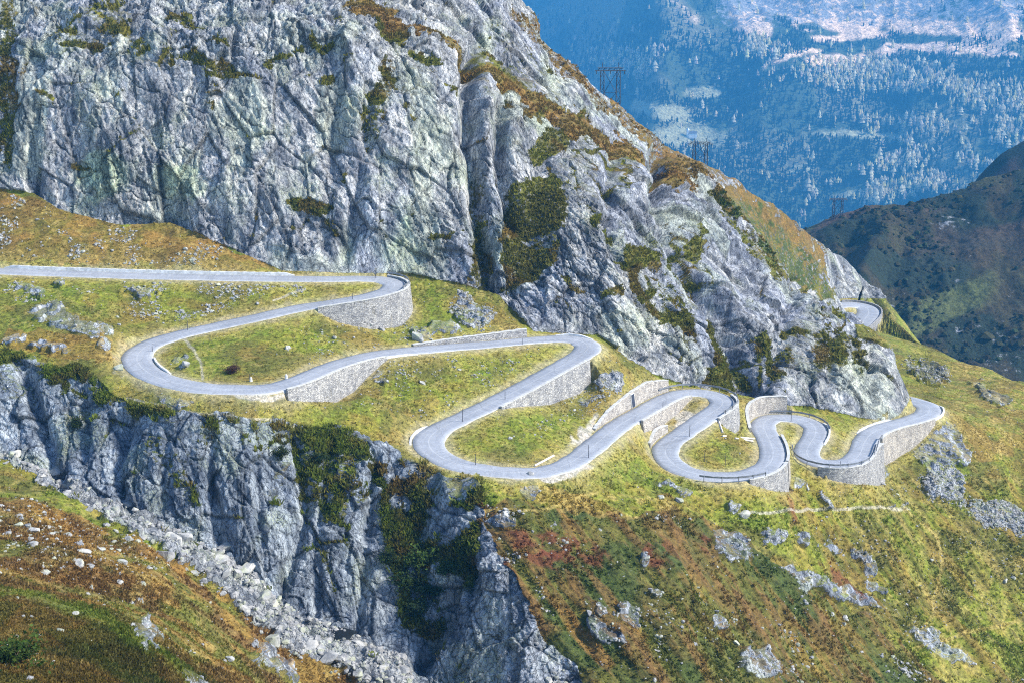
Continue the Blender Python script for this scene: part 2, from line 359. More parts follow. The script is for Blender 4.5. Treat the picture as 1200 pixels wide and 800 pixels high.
# ------------------------------------------------------------------ materials
def new_mat(name):
    m = bpy.data.materials.new(name); m.use_nodes = True
    nt = m.node_tree; nt.nodes.clear()
    out = nt.nodes.new("ShaderNodeOutputMaterial"); b = nt.nodes.new("ShaderNodeBsdfPrincipled")
    nt.links.new(b.outputs[0], out.inputs[0]); b.inputs["Roughness"].default_value = .85
    b.inputs["Specular IOR Level"].default_value = .25
    return m, nt, b
class NT:
    """small helper to wire shader nodes"""
    def __init__(s, nt): s.nt = nt
    def n(s, t, **kw):
        o = s.nt.nodes.new(t)
        for k, v in kw.items(): setattr(o, k, v)
        return o
    def link(s, a, b): s.nt.links.new(a, b)
    def val(s, sock, v):
        if hasattr(v, "is_linked") or hasattr(v, "links"): s.link(v, sock)
        else: sock.default_value = v
    def noise(s, vec, scale, detail=4, rough=.55, dist=0):
        o = s.n("ShaderNodeTexNoise"); s.link(vec, o.inputs["Vector"]); o.inputs["Scale"].default_value = scale
        o.inputs["Detail"].default_value = detail; o.inputs["Roughness"].default_value = rough; o.inputs["Distortion"].default_value = dist
        return o.outputs["Fac"]
    def voro(s, vec, scale, feature="F1", rand=1.0):
        o = s.n("ShaderNodeTexVoronoi", feature=feature); s.link(vec, o.inputs["Vector"]); o.inputs["Scale"].default_value = scale
        o.inputs["Randomness"].default_value = rand
        return o
    def mapv(s, vec, scale=(1, 1, 1), rot=(0, 0, 0)):
        o = s.n("ShaderNodeMapping"); s.link(vec, o.inputs["Vector"]); o.inputs["Scale"].default_value = scale; o.inputs["Rotation"].default_value = rot
        return o.outputs[0]
    def math(s, op, a, b=0.0, clamp=False):
        o = s.n("ShaderNodeMath", operation=op, use_clamp=clamp); s.val(o.inputs[0], a); s.val(o.inputs[1], b); return o.outputs[0]
    def rng(s, v, a, b, c=0.0, d=1.0, smooth=True):
        o = s.n("ShaderNodeMapRange", interpolation_type="SMOOTHSTEP" if smooth else "LINEAR"); s.val(o.inputs["Value"], v)
        o.inputs["From Min"].default_value = a; o.inputs["From Max"].default_value = b; o.inputs["To Min"].default_value = c; o.inputs["To Max"].default_value = d
        return o.outputs[0]
    def mix(s, f, a, b, mode="MIX"):
        o = s.n("ShaderNodeMix", data_type="RGBA", blend_type=mode); s.val(o.inputs["Factor"], f)
        for k, v in ((6, a), (7, b)):
            if isinstance(v, tuple): o.inputs[k].default_value = (*v, 1)
            else: s.link(v, o.inputs[k])
        return o.outputs[2]
    def bump(s, h, strength=.5, dist=.2, nrm=None):
        o = s.n("ShaderNodeBump"); o.inputs["Strength"].default_value = strength; o.inputs["Distance"].default_value = dist
        s.link(h, o.inputs["Height"])
        if nrm is not None: s.link(nrm, o.inputs["Normal"])
        return o.outputs[0]

def land_material():
    """bare rock and plant cover, told apart by what the survey says (attribute rock) and by how flat each ledge is"""
    m, nt, b = new_mat("rock_and_turf"); t = NT(nt)
    co = t.n("ShaderNodeTexCoord").outputs["Object"]
    a_rock = t.n("ShaderNodeAttribute", attribute_name="rock").outputs["Fac"]
    a_turf = t.n("ShaderNodeAttribute", attribute_name="turf").outputs["Color"]
    a_stone = t.n("ShaderNodeAttribute", attribute_name="stone").outputs["Color"]
    a_rgh = t.n("ShaderNodeAttribute", attribute_name="rough").outputs["Fac"]
    geo = t.n("ShaderNodeNewGeometry")
    sep = t.n("ShaderNodeSeparateXYZ"); t.link(geo.outputs["Normal"], sep.inputs[0]); nz = sep.outputs["Z"]
    # rock colour
    lean = t.mapv(co, (1, 1, .13), (0, math.radians(-14), 0))
    nw = t.n("ShaderNodeTexNoise"); t.link(co, nw.inputs["Vector"]); nw.inputs["Scale"].default_value = .12; nw.inputs["Detail"].default_value = 4
    sw = t.n("ShaderNodeVectorMath", operation="SCALE"); t.link(nw.outputs["Color"], sw.inputs[0]); sw.inputs["Scale"].default_value = 4.0
    wv_ = t.n("ShaderNodeVectorMath", operation="ADD"); t.link(co, wv_.inputs[0]); t.link(sw.outputs[0], wv_.inputs[1])
    n1 = t.noise(lean, .22, 6, .62, .6); n2 = t.noise(lean, 1.3, 6, .65, .4); n3 = t.noise(co, .09, 4, .5)
    n4 = t.noise(co, 3.2, 5, .7)
    stone = t.mix(t.rng(n1, .36, .66), (.5, .53, .58), (1.35, 1.35, 1.33))
    stone = t.mix(1.0, a_stone, stone, "MULTIPLY")
    stone = t.mix(t.math("ADD", t.math("MULTIPLY", a_rgh, .5), .15), stone, t.mix(1.0, stone, t.mix(t.rng(n2, .32, .7), (.55, .57, .6), (1.38, 1.37, 1.34)), "MULTIPLY"))
    sv = t.mapv(wv_.outputs[0], (1, 1, .07), (0, math.radians(-13), 0)); st1 = t.noise(sv, 1.5, 7, .68); st2 = t.noise(t.mapv(wv_.outputs[0], (1, 1, .10), (0, math.radians(-24), 0)), .45, 6, .62)
    stone = t.mix(1.0, stone, t.mix(t.rng(st1, .34, .66), (.62, .65, .70), (1.28, 1.27, 1.24)), "MULTIPLY")
    stone = t.mix(1.0, stone, t.mix(t.rng(st2, .36, .6), (.66, .70, .78), (1.15, 1.14, 1.12)), "MULTIPLY")
    lich = t.math("MULTIPLY", t.rng(n3, .52, .68), t.rng(n4, .4, .62))
    stone = t.mix(t.math("MULTIPLY", lich, .55), stone, (.46, .52, .31))
    pale = t.rng(t.noise(co, .9, 6, .7), .6, .72)
    stone = t.mix(t.math("MULTIPLY", pale, .28), stone, (.62, .62, .58))
    cr1 = t.voro(t.mapv(co, (1, 1, .3), (0, math.radians(-12), 0)), .55, "DISTANCE_TO_EDGE").outputs["Distance"]
    wv = t.n("ShaderNodeVectorMath", operation="ADD"); t.link(co, wv.inputs[0])
    nn = t.n("ShaderNodeTexNoise"); t.link(co, nn.inputs["Vector"]); nn.inputs["Scale"].default_value = .7; nn.inputs["Detail"].default_value = 3
    sc = t.n("ShaderNodeVectorMath", operation="SCALE"); t.link(nn.outputs["Color"], sc.inputs[0]); sc.inputs["Scale"].default_value = 1.6; t.link(sc.outputs[0], wv.inputs[1])
    cr2 = t.voro(t.mapv(wv.outputs[0], (1, 1, .35), (0, math.radians(-18), 0)), .9, "DISTANCE_TO_EDGE").outputs["Distance"]
    crack = t.math("MULTIPLY", t.rng(cr2, 0, .06, 0, 1), t.rng(cr1, 0, .03, .4, 1))
    stone = t.mix(crack, t.mix(1.0, stone, (.35, .36, .4), "MULTIPLY"), stone)
    # turf colour
    g1 = t.noise(co, 1.1, 6, .7); g2 = t.noise(co, .18, 5, .6); g3 = t.noise(co, 5.0, 4, .7)
    turf = t.mix(1.0, a_turf, t.mix(t.rng(g1, .3, .7), (.5, .52, .5), (1.5, 1.46, 1.4)), "MULTIPLY")
    turf = t.mix(1.0, turf, t.mix(t.rng(g3, .3, .7), (.62, .62, .62), (1.38, 1.38, 1.38)), "MULTIPLY")
    turf = t.mix(t.rng(g2, .55, .7, 0, .5), turf, t.mix(1.0, turf, (.5, .62, .55), "MULTIPLY"))
    straw = t.math("MULTIPLY", t.rng(t.noise(t.mapv(co, (1, 2.2, 1)), .8, 5, .75), .56, .7), .45)
    turf = t.mix(straw, turf, t.mix(1.0, turf, (2.3, 1.75, 1.3), "MULTIPLY"))
    # where which
    led = t.math("ADD", nz, t.math("MULTIPLY", t.math("SUBTRACT", t.noise(co, .5, 6, .65), .5), .9))
    f = t.math("ADD", a_rock, t.math("MULTIPLY", t.math("SUBTRACT", t.noise(co, .8, 6, .7), .5), .9))
    f = t.rng(f, .44, .56)
    onl = t.rng(led, .72, .86, 1, 0)
    f = t.math("MULTIPLY", f, t.math("MAXIMUM", onl, t.rng(a_rock, .55, .7)))
    col = t.mix(f, turf, stone)
    t.link(col, b.inputs["Base Color"])
    hr = t.math("ADD", t.math("MULTIPLY", crack, .5), t.math("ADD", t.math("MULTIPLY", n2, 1.0), t.math("ADD", t.math("MULTIPLY", st1, 1.6), t.math("MULTIPLY", n4, t.math("ADD", t.math("MULTIPLY", a_rgh, .6), .15)))))
    hg = t.math("ADD", t.math("MULTIPLY", g1, 1.2), t.math("MULTIPLY", g3, .5))
    hm = t.n("ShaderNodeMix", data_type="FLOAT"); t.link(f, hm.inputs[0]); t.link(hg, hm.inputs[2]); t.link(hr, hm.inputs[3])
    t.link(t.bump(hm.outputs[0], .75, .4), b.inputs["Normal"])
    b.inputs["Roughness"].default_value = .9
    return m
M_LAND = land_material()

# ------------------------------------------------------------------ the near land as a mesh, finer where steep
NC, NR = (500, 620) if QUICK else (1180, 1500)
uc = np.linspace(-.47, .47, NC)
ys = np.arange(30., 775., .25)
X = uc[:, None] * ys[None, :]; Y = np.broadcast_to(ys[None, :], X.shape)
Z = bil(H, X, Y)
_, PYs = proj(X, Y, Z)
dp = np.diff(PYs, axis=1); w = np.where(dp > 0, .35 * np.abs(dp), np.abs(dp)); w = np.minimum(w, 6)
w = np.sqrt(w ** 2 + (np.hypot(.25, np.diff(Z, axis=1)) * .18) ** 2)
w[:, ys[:-1] < 75] *= .3
seen = PYs[:, 1:] < np.minimum.accumulate(PYs, axis=1)[:, 1:] + 14     # ground hidden behind nearer ground can be coarse
w = np.where(seen, w, np.minimum(w, .35) * .3)
w = np.where(PYs[:, 1:] > 850, w * .1, w); w[:, ys[:-1] > 590] = np.minimum(w[:, ys[:-1] > 590], .9)
ker = np.hanning(31); ker /= ker.sum()
w = np.apply_along_axis(lambda c: np.convolve(np.pad(c, 15, "edge"), ker, "valid"), 0, w)
cw = np.concatenate([np.zeros((NC, 1)), np.cumsum(w, axis=1)], 1)
YY = np.empty((NC, NR))
for i in range(NC): YY[i] = np.interp(np.linspace(0, cw[i, -1], NR), cw[i], ys)
XX = uc[:, None] * YY
ZZ = bil(H, XX, YY)
e = .5
nx = -(bil(HB, XX + e, YY) - bil(HB, XX - e, YY)) / (2 * e); ny = -(bil(HB, XX, YY + e) - bil(HB, XX, YY - e)) / (2 * e)
nl = np.sqrt(nx ** 2 + ny ** 2 + 1); nx, ny, nz = nx / nl, ny / nl, 1 / nl
x, y, z = (a.ravel() for a in (XX, YY, ZZ)); nx, ny, nz = nx.ravel(), ny.ravel(), nz.ravel()
rd = bil(RD, x, y)
qx, qy = proj(x, y, z)
# the outlines of outcrops are ragged
jx = qx + 9 * vnoise(x * .25, y * .12, z * .25, 91) + 4 * vnoise(x * .8, y * .4, z * .8, 92); jy = qy + 7 * vnoise(x * .25, y * .12, z * .25, 93) + 3 * vnoise(x * .8, y * .4, z * .8, 94)
def blob(cx, cy, rx, ry, ang=0):
    a = math.radians(ang); u = (jx - cx) * math.cos(a) + (jy - cy) * math.sin(a); v = -(jx - cx) * math.sin(a) + (jy - cy) * math.cos(a)
    return 1 - sstep(.75, 1.15, np.sqrt((u / rx) ** 2 + (v / ry) ** 2))
def poly(p): return inside(jx, jy, p).astype(float)
FOOT = [(-400, 213), (0, 222), (40, 227), (70, 246), (140, 264), (200, 261), (260, 287), (330, 317), (400, 320), (480, 321), (510, 328), (545, 335), (585, 345), (605, 370), (625, 389), (700, 393), (716, 405), (740, 425), (760, 437), (800, 450), (868, 463), (930, 476), (965, 480), (1000, 489), (1040, 493), (1055, 486), (1066, 468)]
SKYLINE = [(1064, 450), (1052, 420), (1043, 380), (1034, 338), (1000, 308), (951, 268), (900, 229), (866, 207), (800, 178), (750, 146), (703, 108), (645, 40), (603, -10), (560, -400), (-400, -400)]
far_side = (y > 600) & (qx < 1040) | (y > 500) & (qx < 945)
massif = ((inside(qx, qy, FOOT + SKYLINE) & (y > 328)) | far_side | (y > 420) & (qx < 700)) & ~((x > 95) & (y > 372) & (qy > 380)) & ~((y > 590) & (qy > 350) & (qx > 955) & (z < -84))
RIM = [(-400, 410), (0, 415), (50, 424), (100, 441), (150, 466), (200, 478), (250, 486), (300, 491), (345, 496), (400, 501), (440, 516), (480, 536), (520, 550), (560, 562), (575, 620), (590, 664), (612, 702), (645, 750), (690, 800), (760, 900), (700, 1000)]
GFOOT = [(500, 1000), (480, 850), (440, 790), (400, 757), (350, 735), (300, 705), (250, 665), (190, 628), (120, 603), (60, 572), (0, 540), (-400, 538)]
gorge = inside(jx, jy, RIM + GFOOT) & (y > 195)
slope = np.degrees(np.arccos(np.clip(nz, 0, 1)))

rock = sstep(44, 56, slope) * .5
rock = np.where(massif, .97, rock)
rock = np.where(gorge, .97, rock)
def veg(wgt, amt):
    global rock
    rock = rock * (1 - wgt * amt)
# plant cover on ledges and gullies of the great cliff
LEDGE = [(405, -5), (470, 22), (530, 52), (585, 90), (640, 122), (700, 150), (760, 182), (815, 212), (805, 222), (740, 194), (690, 168), (640, 140), (585, 108), (545, 80), (500, 48), (450, 28), (400, 10)]
veg(poly(LEDGE), .55); veg(poly([(405, -5), (440, 8), (470, 25), (468, 50), (450, 45), (430, 20)]), .7)
veg(poly([(612, 205), (655, 195), (662, 240), (655, 290), (640, 325), (592, 338), (583, 305), (598, 250)]) * sstep(-.95, -.35, vnoise(x * .12, y * .12, z * .09, 181)), .545)
veg(poly([(640, 150), (670, 135), (690, 140), (660, 170), (635, 185), (620, 180)]), .55)
veg(poly([(740, 280), (765, 290), (790, 350), (830, 385), (815, 395), (770, 370), (735, 335)]) * sstep(-.3, .2, vnoise(x * .14, y * .14, z * .1, 182)), .53)
veg(poly([(830, 370), (848, 380), (850, 420), (890, 462), (850, 462), (825, 455), (835, 420)]), .62)
veg(poly([(545, 335), (560, 200), (568, 205), (570, 260), (580, 345)]), .45)
veg(blob(365, 243, 26, 9, 12), .6); veg(blob(10, 100, 14, 120, 0), .5); veg(blob(175, 74, 100, 10, 14), .33); veg(blob(255, 78, 60, 6, 12), .5); veg(blob(110, 35, 60, 26, -10), .36)
veg(blob(440, 130, 18, 60, 10), .42); veg(blob(480, 90, 40, 30, 30), .33); veg(blob(895, 440, 30, 45, 25), .3); veg(blob(950, 400, 44, 44, 0), .33); veg(blob(1000, 430, 50, 46, 0), .30); veg(blob(780, 330, 60, 70, 0), .36); veg(blob(700, 200, 50, 50, 0), .34); veg(blob(600, 90, 70, 40, 30), .36)
ridge_d, _ = seg_dist(qx, qy, [(600, 20), (645, 52), (703, 118), (750, 156), (800, 189), (866, 216), (900, 240), (951, 280), (1000, 320)])
veg(massif * (1 - sstep(4, 18, ridge_d + 10 * vnoise(x * .1, y * .1, z * .1, 31))) * sstep(985, 960, qx), .48)
veg(poly([(822, 225), (860, 215), (905, 240), (955, 285), (975, 335), (985, 352), (945, 345), (905, 310), (870, 262), (840, 240)]), .56)
veg(poly([(820, 235), (845, 250), (900, 300), (960, 345), (1000, 380), (960, 362), (900, 315), (850, 275)]), .45)
# gorge cliff
rim_d, _ = seg_dist(qx, qy, RIM[1:14])
veg(gorge * (1 - sstep(4, 30, rim_d + 26 * vnoise(x * .16, y * .16, z * .1, 33))) * sstep(-.3, .25, fbm(x * .11, y * .11, z * .1, 3, 184)), .46)
for p, a in (([(432, 540), (560, 560), (572, 600), (562, 640), (540, 690), (500, 745), (482, 730), (455, 650), (440, 600)], .52), ([(345, 500), (440, 520), (452, 600), (400, 615), (345, 560)], .42), ([(155, 470), (250, 488), (262, 560), (235, 600), (185, 545)], .40),
             ([(0, 415), (130, 415), (155, 470), (100, 495), (40, 475), (0, 462)], .36), ([(265, 490), (345, 500), (330, 600), (300, 560)], .36)): veg(poly(p) * gorge * sstep(-.5, -.02, fbm(x * .14, y * .14, z * .09, 3, 183)), a)
outc = [(100, 386, 34, 7, 12), (18, 394, 22, 8, 0), (60, 408, 26, 6, 8), (120, 402, 14, 7, 20), (700, 735, 10, 22, -50), (720, 745, 30, 6, 40), (770, 700, 12, 5, 20), (1010, 655, 26, 7, 50), (1030, 690, 20, 5, 40), (1095, 540, 40, 14, 40), (1130, 535, 16, 12, 30), (520, 575, 30, 24, 20), (545, 570, 18, 14, 0), (858, 640, 34, 15, 28), (908, 628, 20, 12, 25), (943, 628, 7, 10, 0), (975, 690, 75, 10, 25), (936, 682, 22, 9, 35), (1008, 652, 22, 12, 40), (1110, 568, 30, 19, 35), (1168, 606, 42, 17, 22),
        (1100, 755, 55, 9, 28), (890, 778, 27, 20, 30), (842, 728, 18, 11, 30), (756, 655, 8, 7, 0), (1105, 520, 34, 26, 35), (1085, 437, 28, 13, 18), (1158, 462, 34, 7, 30), (145, 436, 16, 12, 15), (205, 466, 26, 10, 20), (66, 370, 36, 14, 10), (35, 342, 18, 7, 0),
        (165, 343, 20, 7, 10), (72, 331, 8, 6, 0), (490, 392, 12, 12, 0), (430, 378, 14, 6, 0), (552, 368, 24, 15, 20), (520, 386, 30, 8, 8), (172, 748, 14, 24, -25), (320, 775, 40, 14, 38), (160, 705, 5, 4, 0), (620, 580, 14, 10, 0), (590, 612, 22, 7, 20), (620, 772, 60, 36, 40),
        (215, 426, 13, 5, 0), (360, 418, 0.1, .1, 0), (440, 440, 14, 6, 0), (448, 452, 10, 5, 10), (715, 450, 16, 10, 50), (690, 470, 26, 5, 0), (740, 722, 20, 9, 40), (965, 545, .1, .1, 0), (1120, 590, .1, .1, 0), (700, 715, 10, 8, 40), (975, 640, 18, 6, 40), (1085, 480, 20, 6, 20), (1058, 590, 10, 3, 0), (860, 600, 8, 10, 20), (790, 575, 26, 5, 12), (965, 585, 12, 5, 40), (935, 568, 10, 9, 20)]
for o in outc: rock = np.maximum(rock, blob(*o) * .60)
bed = np.clip(1 - seg_dist(jx, jy, [(0, 536), (60, 566), (120, 597), (190, 625), (250, 665), (300, 712), (350, 745), (400, 765), (450, 790), (480, 840)])[0] / np.interp(qx, [0, 200, 300, 450], [8, 15, 27, 26]), 0, 1) * (y < 262) * (y > 190)
rock = np.maximum(rock, sstep(.05, .35, bed) * .9)
rock = np.where(rd < 2.0, rock * sstep(.4, 2.2, rd), rock)
rock = np.where(massif & (rd < 2.5), np.maximum(rock, .6), rock)

# ---- displacement
big = massif | gorge
am = sstep(.25, .75, rock)
near_road = sstep(.9, 6.0, rd)
lx = x + .28 * z
rk = np.flatnonzero((rock > .15) | big)
X3, Y3, Z3 = (a[rk].astype(F32) for a in (lx, y, z))
wx = X3 + 1.0 * fbm(X3 * .09, Y3 * .09, Z3 * .05, 3, 5); wz = Z3 + 3 * fbm(X3 * .08, Y3 * .08, Z3 * .08, 2, 8); wy = Y3 + 1.0 * fbm(X3 * .09, Y3 * .09, Z3 * .05, 3, 11)
d = 2.2 * fbm(wx * .045, wy * .045, wz * .012, 2, 21, ridged=True)
def blocks(sx, sz, s, tilt, offs, edge):
    f1, f2, r, (ox, oy, oz) = worley(wx / sx, wy / sx, wz / sz, s)
    h = offs * (r[0] - .5) + tilt * ((r[1] - .5) * ox + (r[2] - .5) * oy + (r[3] - .5) * oz)
    return h - edge * (1 - sstep(0, .14, f2 - f1))
mass_k = np.where(massif[rk], 1.0, .72)
broken = sstep(-.16, .42, fbm(X3 * .035, Y3 * .035, Z3 * .035, 3, 28))                # smooth panels and broken zones
broken = np.clip(broken + sstep(95, 25, qy[rk]) * .8 * massif[rk] + .5 * gorge[rk], .0, 1)
big_edge = []
def slabs(sx, sz, s, tilt, offs, edge, wd=.14):
    f1, f2, r, (ox, oy, oz) = worley(wx / sx, wy / sx, wz / sz, s)
    h = offs * (r[0] - .5) + tilt * ((r[1] - .5) * ox + (r[2] - .5) * oy + (r[3] - .5) * oz)
    e_ = 1 - sstep(0, wd, f2 - f1); big_edge.append(e_)
    return h - edge * e_
d = d + slabs(9.5, 42., 41, 3.0, 1.3, .30, .06)
d = d + slabs(3.0, 15.0, 42, 1.4, .7, .22, .08) * (.16 + .84 * broken)
d = d + slabs(1.25, 3.2, 43, .8, .34, .2) * (.10 + .9 * broken)
d = d + slabs(5.2, 26.0, 44, 2.6, .8, .15, .05) * (.45 + .55 * broken) + slabs(.62, 2.2, 45, .50, .16, .06, .1) * (.12 + .88 * broken)
d = d + .14 * fbm(wx * .9, wy * .9, wz * .12, 3, 51, .5) + .10 * fbm(X3 * 1.1, Y3 * 1.1, Z3 * .8, 3, 55) * broken
lng = fbm(wx * .16, wy * .16, wz * .022, 3, 57)                      # long joints
joint = (1 - sstep(.0, .035, np.abs(lng))); d = d - .45 * joint
rx = wx + .22 * Z3
rib = np.abs(fbm(rx * .55, wy * .55, Z3 * .035, 3, 53)); d = d + .55 * (1 - 2.2 * rib) * (1 - .5 * broken)
seam = np.zeros_like(x); seam[rk] = np.maximum(np.maximum(joint, .8 * big_edge[0]), .5 * big_edge[1]); rough = np.zeros_like(x); rough[rk] = broken
crev = np.maximum(np.maximum(big_edge[0], .8 * big_edge[1] * broken), joint) * sstep(-.05, .35, fbm(X3 * .11, Y3 * .11, Z3 * .11, 3, 59))
rock[rk] = np.where(big[rk], rock[rk] - .46 * crev, rock[rk])
for ln, wd_ in (([(150, 60), (200, 72), (232, 78), (262, 92), (290, 85), (320, 72), (350, 58)], 4), ([(355, 98), (388, 90)], 4), ([(428, 108), (450, 125), (470, 130), (500, 152)], 6), ([(352, 42), (375, 60), (400, 52)], 4), ([(338, 242), (370, 246), (390, 236), (406, 208)], 5), ([(508, 288), (540, 276), (562, 264)], 4), ([(52, 112), (62, 122)], 6), ([(90, 190), (106, 192)], 4),
              ([(700, 250), (722, 290), (745, 330)], 4), ([(660, 330), (690, 345), (720, 350)], 6), ([(800, 235), (812, 270), (822, 300)], 4), ([(560, 60), (600, 105), (640, 150)], 5), ([(470, 50), (510, 85), (530, 120)], 5), ([(915, 390), (950, 395), (985, 415)], 4), ([(1000, 400), (1020, 430)], 4), ([(880, 380), (905, 420), (915, 445)], 4), ([(200, 20), (240, 45), (270, 60)], 6), ([(60, 35), (120, 30), (160, 50)], 6), ([(370, 160), (395, 175)], 3), ([(130, 90), (140, 115)], 4), ([(250, 128), (262, 118)], 3)):
    dd_, _ = seg_dist(jx, jy, ln); veg(massif * (1 - sstep(.5, 1.5, dd_ / wd_)) * sstep(-.25, .15, vnoise(x * .3, y * .3, z * .3, 141)), .56)
d = d * mass_k
amp = np.where(big[rk], .35 + .65 * am[rk], .42 * am[rk]) * np.where(big[rk], sstep(.3, 9, rd[rk]), near_road[rk]) * np.interp(y[rk], [440, 520], [1, .55])
D = np.zeros_like(x); D[rk] = d * amp + np.where(big[rk], 0, 1.1 * am[rk] * near_road[rk] * sstep(-.3, .3, vnoise(x[rk] * .5, y[rk] * .5, z[rk] * .5, 171)))
# gullies of the great cliff and clefts of the gorge wall (picture course, half width in metres, depth)
for line, hw_, dep, reg in (([(548, 70), (552, 160), (560, 250), (575, 335)], 2.2, 7.0, massif), ([(585, 130), (592, 210), (600, 260)], 2.0, 6.0, massif), ([(640, 180), (625, 250), (610, 335)], 5.0, 3.5, massif), ([(770, 185), (775, 240), (800, 300), (850, 370), (880, 450)], 3.0, 8.0, massif),
                            ([(720, 170), (715, 240), (722, 300)], 2.0, 2.5, massif), ([(430, 110), (425, 200), (405, 310)], 1.5, 1.8, massif), ([(390, 20), (395, 120), (380, 300)], 1.6, 1.6, massif), ([(45, 130), (40, 225)], 1.6, 2.4, massif), ([(930, 330), (915, 400), (900, 460)], 2.0, 2.4, massif), ([(855, 300), (880, 380), (900, 440)], 2, 2, massif),
                            ([(980, 390), (970, 440), (960, 478)], 1.3, 1.4, massif), ([(1020, 410), (1025, 470)], 1.1, 1.2, massif), ([(640, 40), (655, 90)], 3, 3, massif), ([(30, 440), (45, 500), (72, 570)], 1.4, 3.0, gorge), ([(145, 490), (140, 560), (150, 600)], 1.2, 2.0, gorge), ([(245, 510), (250, 580), (262, 640)], 1.0, 1.6, gorge),
                            ([(345, 510), (360, 600), (330, 690)], 1.2, 2.2, gorge), ([(440, 540), (432, 620), (420, 740)], 1.0, 2.0, gorge), ([(388, 520), (376, 620), (372, 720)], .9, 1.4, gorge), ([(541, 660), (520, 725), (495, 780)], 1.8, 4.5, gorge), ([(100, 470), (96, 540)], 1.0, 1.4, gorge), ([(200, 520), (190, 600)], .9, 1.3, gorge), ([(300, 540), (305, 640)], .8, 1.2, gorge)):
    sel = np.flatnonzero(reg)
    pxm = FPX / np.hypot(y[sel], 60)                                 # picture units per metre there
    dd, _ = seg_dist(qx[sel] + 3 * vnoise(x[sel] * .3, y[sel] * .3, z[sel] * .3, 77), qy[sel], line)
    D[sel] -= dep * np.exp(-(dd / (hw_ * pxm)) ** 2) * sstep(.3, 6, rd[sel])
# turf: hummocks, steps and tussocks
gm = (1 - am) * near_road
hum = 1.1 * fbm(x * .05, y * .05, z * 0, 3, 61) + .5 * fbm(x * .22, y * .22, z * .1, 3, 63) + .22 * np.abs(fbm(x * .8, y * .8, z * .3, 3, 65))
inner = 1 - sstep(14.5, 15.5, rd)
hum = hum * np.where(rd < 15, .55, 1.0)
hu, hv = x * .6 - y * .8, x * .8 + y * .6; qs = fbm(hu * .035, hv * .20, z * .05, 4, 131, .6); qt = fbm(hu * .10, hv * .42, z * .1, 4, 135, .6)
hum = hum + (1.5 * qs + .6 * qt) * (qy > 560) * (~big) * (y > 205) * sstep(560, 600, qy)
D = D + hum * gm * np.where(big, .6, 1.0)
bd = np.flatnonzero(bed > .02)
f1, f2, r, _o = worley((x[bd] / 2.6).astype(F32), (y[bd] / 2.6).astype(F32), (z[bd] / 2.6).astype(F32), 71)
D[bd] += sstep(0, .3, bed[bd]) * (.9 * (1 - f1) * r[0] + .2)
lim = np.where(nz < .9, 1, 1)
x2, y2, z2 = x + nx * D, y + ny * D, z + nz * D
low = np.flatnonzero(rd < 3.0)                                       # nothing rises through the carriageway
rzz = bil(RZ, x2[low], y2[low]); rdd = bil(RD, x2[low], y2[low])
z2[low] = np.where(rdd < .55, np.minimum(z2[low], rzz - .1), z2[low])

# ---- plant colours (base colours as they are under neutral light)
PAL = dict(grass=(.175, .200, .024), lush=(.115, .165, .018), straw=(.38, .30, .10), brown=(.15, .082, .028), dark=(.05, .068, .014), red=(.13, .040, .020), ochre=(.26, .15, .038), gravel=(.46, .43, .38), olive=(.095, .092, .020))
PAL["dark"] = (.050, .075, .016)
PAL = {k: np.array(v) for k, v in PAL.items()}
turf = np.tile(PAL["grass"], (len(x), 1))
def paint(wgt, name, amt=1.0):
    global turf
    turf = turf + (PAL[name] - turf) * (np.clip(wgt, 0, 1) * amt)[:, None]
q1 = vnoise(x * .06, y * .06, z * .06, 101); q2 = fbm(x * .16, y * .16, z * .16, 3, 102); q3 = fbm(x * .5, y * .4, z * .5, 3, 105); q4 = fbm(x * .09, y * .09, z * .09, 3, 108)
paint(sstep(.0, .4, q2), "lush", .7); paint(sstep(-.05, .3, q4), "olive", .75); paint(sstep(.08, .35, q3), "straw", .35); paint(sstep(.1, .3, -q3), "olive", .5); paint(sstep(.15, .4, -q2), "ochre", .3)
hu, hv = x * .6 - y * .8, x * .8 + y * .6; qs = fbm(hu * .035, hv * .20, z * .05, 4, 131, .6); qt = fbm(hu * .10, hv * .42, z * .1, 4, 135, .6)
UP = [(-400, 200), (0, 222), (140, 262), (210, 260), (330, 317), (0, 305), (-400, 300)]
w_ = poly(UP); paint(w_, "brown", .55); paint(w_ * sstep(-.1, .3, q2), "ochre", .7); paint(w_ * sstep(.1, .3, q3), "straw", .4)
paint(poly([(0, 380), (130, 395), (140, 420), (100, 425), (0, 405)]), "ochre", .55)
w_ = gorge.astype(float); paint(w_, "dark", .45); paint(w_ * sstep(-.1, .25, q2), "olive", .8); paint(w_ * sstep(.2, .4, q3), "brown", .35); paint(w_ * sstep(.0, .25, -q3), "lush", .5)
w_ = poly([(440, 535), (500, 548), (470, 590), (455, 600)]); paint(w_, "brown", .6)
w_ = massif.astype(float); paint(w_, "olive", .6); paint(w_ * sstep(.05, .35, q2), "brown", .5); paint(w_ * sstep(.2, .4, q3), "dark", .5)
paint(massif * (1 - sstep(8, 26, ridge_d + 6 * q2)), "brown", .6); paint(massif * (1 - sstep(8, 30, ridge_d)) * sstep(0, .3, q3), "ochre", .5); paint(poly(LEDGE), "brown", .5); paint(poly(LEDGE) * sstep(0, .3, q3), "ochre", .5)
w_ = poly([(840, 230), (890, 240), (950, 300), (985, 350), (940, 340), (900, 300)]); paint(w_ * sstep(-.3, .05, q2), "dark", .95); paint(w_ * sstep(.1, .3, q3), "ochre", .5)
w_ = poly([(590, 300), (600, 240), (655, 200), (662, 240), (640, 330)]); paint(w_, "olive", .7); paint(w_ * sstep(.1, .3, q2), "ochre", .4)
HEATH = [(555, 590), (640, 590), (760, 600), (830, 610), (900, 650), (1000, 715), (1080, 770), (1150, 830), (1150, 1000), (560, 1000), (640, 780), (580, 660)]
